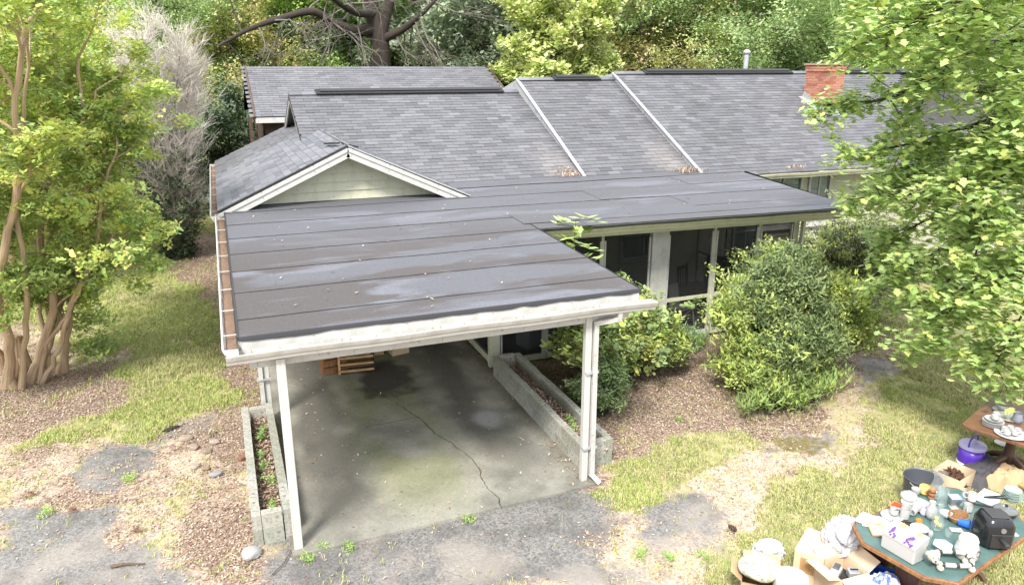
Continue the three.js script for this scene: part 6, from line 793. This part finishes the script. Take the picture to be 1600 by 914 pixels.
{ // boxes and bags in front
  const fit = (l, b, r, f, top, h) => { const [L, B, R, F] = [l, b, r, f].map(([x, y]) => atY(x, y, top)); const c = L.clone().add(B).add(R).add(F).multiplyScalar(.25), e1 = B.clone().sub(L).add(R.clone().sub(F)).multiplyScalar(.5), e2 = F.clone().sub(L).add(R.clone().sub(B)).multiplyScalar(.5); return [[c.x, top - h, c.z], [e2.length(), h, e1.length()], Math.atan2(-e2.z, e2.x)]; };
  let f = fit([1236, 856], [1270, 827], [1314, 843], [1280, 871], .38, .38); const big = carton('large closed tan cardboard box with printed panel beside the display table', f[0], f[1], f[2], M.cardPale);
  { const cv = document.createElement('canvas'); cv.width = 256; cv.height = 256; const x = cv.getContext('2d'); x.fillStyle = '#b08a5c'; x.fillRect(0, 0, 256, 256); x.strokeStyle = '#7d5a36'; x.lineWidth = 4; x.strokeRect(10, 10, 236, 236); x.fillStyle = '#7d5a36'; for (let i = 0; i < 9; i++) x.fillRect(26, 30 + i * 22, 120 + ((i * 53) % 80), 7); const tx = new THREE.CanvasTexture(cv); tx.colorSpace = THREE.SRGBColorSpace; mesh('printed_panel', moved(new THREE.PlaneGeometry(f[1][0] * .5, f[1][1] * .45), -f[1][0] * .02, f[1][1] * .62, f[1][2] / 2 + .006), mat(0xffffff, .85, { map: tx }), big); }
  f = fit([1282, 878], [1318, 862], [1352, 890], [1322, 912], .36, .36); carton('open cardboard box with raised flaps holding silver appliances', f[0], f[1], f[2], M.cardPale, .25);
  const gx = f[0][0], gz = f[0][2]; const ap = thing('hand_mixer', 'white and silver kitchen appliance inside the open cardboard box', 'appliance', [gx - .06, .24, gz - .03], .5); mesh('body', rbox(.2, .1, .1, .04, 0, .05, 0, 4), mat([.6, .62, .64], .25, { metalness: .4 }), ap); mesh('panel', rbox(.1, .03, .06, .01, .02, .1, 0), mat([.08, .08, .09], .3), ap); const a2 = thing('toaster', 'small grey appliance beside the white one inside the open cardboard box', 'appliance', [gx + .1, .24, gz + .05], -.4); mesh('body', rbox(.12, .09, .1, .02, 0, .045, 0, 3), mat([.45, .46, .48], .3, { metalness: .5 }), a2); mesh('slot', box(.08, .004, .02, 0, .092, 0), M.black, a2); single('box_filler', 'dark crumpled packing under the appliances in the open cardboard box', 'packing', rbox(f[1][0] - .05, .21, f[1][2] - .05, .03, 0, .105, 0), M.dark, [gx, .012, gz], f[2]);
  f = fit([1150, 905], [1170, 884], [1228, 893], [1210, 920], .3, .3); carton('low tan cardboard box under the leaf-patterned cushion', f[0], f[1], f[2], M.card, .1);
  // leaf-patterned cushion
  const pl = (w, h, d, sd, puff = 1) => { seed(sd); const g = new THREE.SphereGeometry(1, 32, 20), p = g.attributes.position; for (let i = 0; i < p.count; i++) { const x = p.getX(i), y = p.getY(i), z = p.getZ(i), n = fbm(x * 2 + sd, z * 2 + y, 3) - .5; const sx = Math.sign(x) * Math.pow(Math.abs(x), .7), sz = Math.sign(z) * Math.pow(Math.abs(z), .7); p.setXYZ(i, sx * w / 2 * (1 + n * .15), y * h / 2 * (1 + n * .4), sz * d / 2 * (1 + n * .15)); } g.computeVertexNormals(); return g; };
  const cushT = dataTex(256, 256, (i, j) => { const u = vn(i / 7, j / 16), v = vn(i / 6 + 60, j / 14 + 9); return u > .72 ? [.3, .38, .2] : v > .78 ? [.16, .22, .14] : [.45, .46, .4]; });
  let c = atY(1187, 888, .38); single('patterned_cushion', 'white cushion with small green leaf pattern lying on a cardboard box', 'cushion', pl(.46, .2, .4, 1401), mat(0xffffff, .85, { map: cushT }), [c.x, .39, c.z], .5).rotation.z = -.25;
  c = atY(1238, 900, .42); const ls = thing('lamp_shade', 'white round drum lampshade resting among the cardboard boxes', 'lampshade', [c.x, .18, c.z]); mesh('shade', lathe([[.17, 0], [.165, .2], [.155, .24], [.1, .26], [0, .262]], 32), matD([.48, .475, .455], .7), ls); mesh('rim', lathe([[.172, .0], [.174, .012], [.168, .014]], 32), matD([.35, .36, .38], .5), ls);
  carton('tan cardboard box supporting the white lampshade', [c.x + .05, 0, c.z + .1], [.42, .17, .36], .4, M.card);
  const crumple = (r, sd, sx = 1, sy = 1, sz = 1) => { const g = new THREE.IcosahedronGeometry(1, 12), p = g.attributes.position; for (let i = 0; i < p.count; i++) { const v = V(p.getX(i), p.getY(i), p.getZ(i)), a = 1 - Math.abs(2 * vn(v.x * 3.2 + sd, v.y * 3.2 + v.z * 2.1) - 1), b = 1 - Math.abs(2 * vn(v.z * 5.1 + sd, v.x * 4.7 - v.y * 5) - 1), k = .62 + .38 * a * .9 + .16 * b; p.setXYZ(i, v.x * r * k * sx, Math.max(-.75 * r * sy, v.y * r * k * sy), v.z * r * k * sz); } g.computeVertexNormals(); return g; };
  const bagM = new THREE.MeshPhysicalMaterial({ color: new THREE.Color().setRGB(.45, .45, .46), roughness: .4, transmission: .2, thickness: 0, side: THREE.DoubleSide });
  c = atY(1201, 866, .05); single('plastic_bag', 'small crumpled white plastic bag alone on the grass behind the cushion', 'plastic bag', crumple(.15, 3, 1.2, .8, 1), bagM, [c.x, .09, c.z]); c = atY(1322, 838, .45); single('plastic_bag', 'white plastic bags bulging off the corner of the display table', 'plastic bag', crumple(.22, 17, 1.1, .95, .9), bagM, [c.x - .02, .45, c.z], .4); c = atY(1330, 858, .35); single('plastic_bag', 'drooping end of white plastic bag beside the wooden rack', 'plastic bag', crumple(.14, 29, .8, 1.3, .8), bagM, [c.x, .28, c.z], .1); 
  const bb = atY(1368, 908, .25); const tb = thing('blue_bin', 'blue plastic bin holding blue and white bags below the display table', 'bin', [bb.x + .02, 0, bb.z + .1], .55); const bl = matD([.02, .09, .5], .35); for (const [w, d, x, z] of [[.5, .02, 0, .18], [.5, .02, 0, -.18], [.02, .34, .24, 0], [.02, .34, -.24, 0]]) mesh('side', box(w, .28, d, x, .15, z), bl, tb); mesh('bottom', box(.48, .01, .34, 0, .015, 0), bl, tb); mesh('rim', join([box(.54, .02, .03, 0, .29, .19), box(.54, .02, .03, 0, .29, -.19), box(.03, .02, .35, .255, .29, 0), box(.03, .02, .35, -.255, .29, 0)]), bl, tb);
  single('plastic_bag', 'blue and white plastic bag bunched inside the blue bin', 'plastic bag', crumple(.17, 41, 1.1, .9, .8), mat(0xffffff, .4, { map: dataTex(128, 128, (i, j) => vn(i / 9, j / 9) > .55 ? [.12, .2, .6] : [.8, .82, .86]) }), [bb.x, .24, bb.z + .1]);
  // wooden rack of small drawers under the table edge
  const wr = atY(1368, 878, .1); const w = thing('wooden_organizer', 'dark wooden organizer with scalloped sides and pale drawers under the display table edge', 'organizer', [wr.x, 0, wr.z], .55); for (const x of [-.23, .23]) { const g = new THREE.ExtrudeGeometry(new THREE.Shape([[-.12, 0], [.12, 0], [.13, .15], [.09, .25], [.12, .36], [.06, .48], [-.1, .5], [-.13, .3]].map(([a, b]) => new THREE.Vector2(a, b))), { depth: .02, bevelEnabled: true, bevelSize: .004, bevelThickness: .003, bevelSegments: 1 }); g.rotateY(Math.PI / 2); mesh('side_panel', moved(g, x, 0, 0), M.woodDark, w); } for (let i = 0; i < 4; i++) { mesh('shelf', box(.44, .016, .22, .01, .05 + i * .13, 0), M.woodDark, w); for (const x of [-.1, .12]) mesh('drawer', box(.19, .09, .02, x, .115 + i * .13 - (i === 3 ? .03 : 0), .09), M.woodLight, w); } mesh('back_panel', box(.44, .46, .01, .01, .25, -.1), M.wood, w);
}
renderer.render(scene, camera);
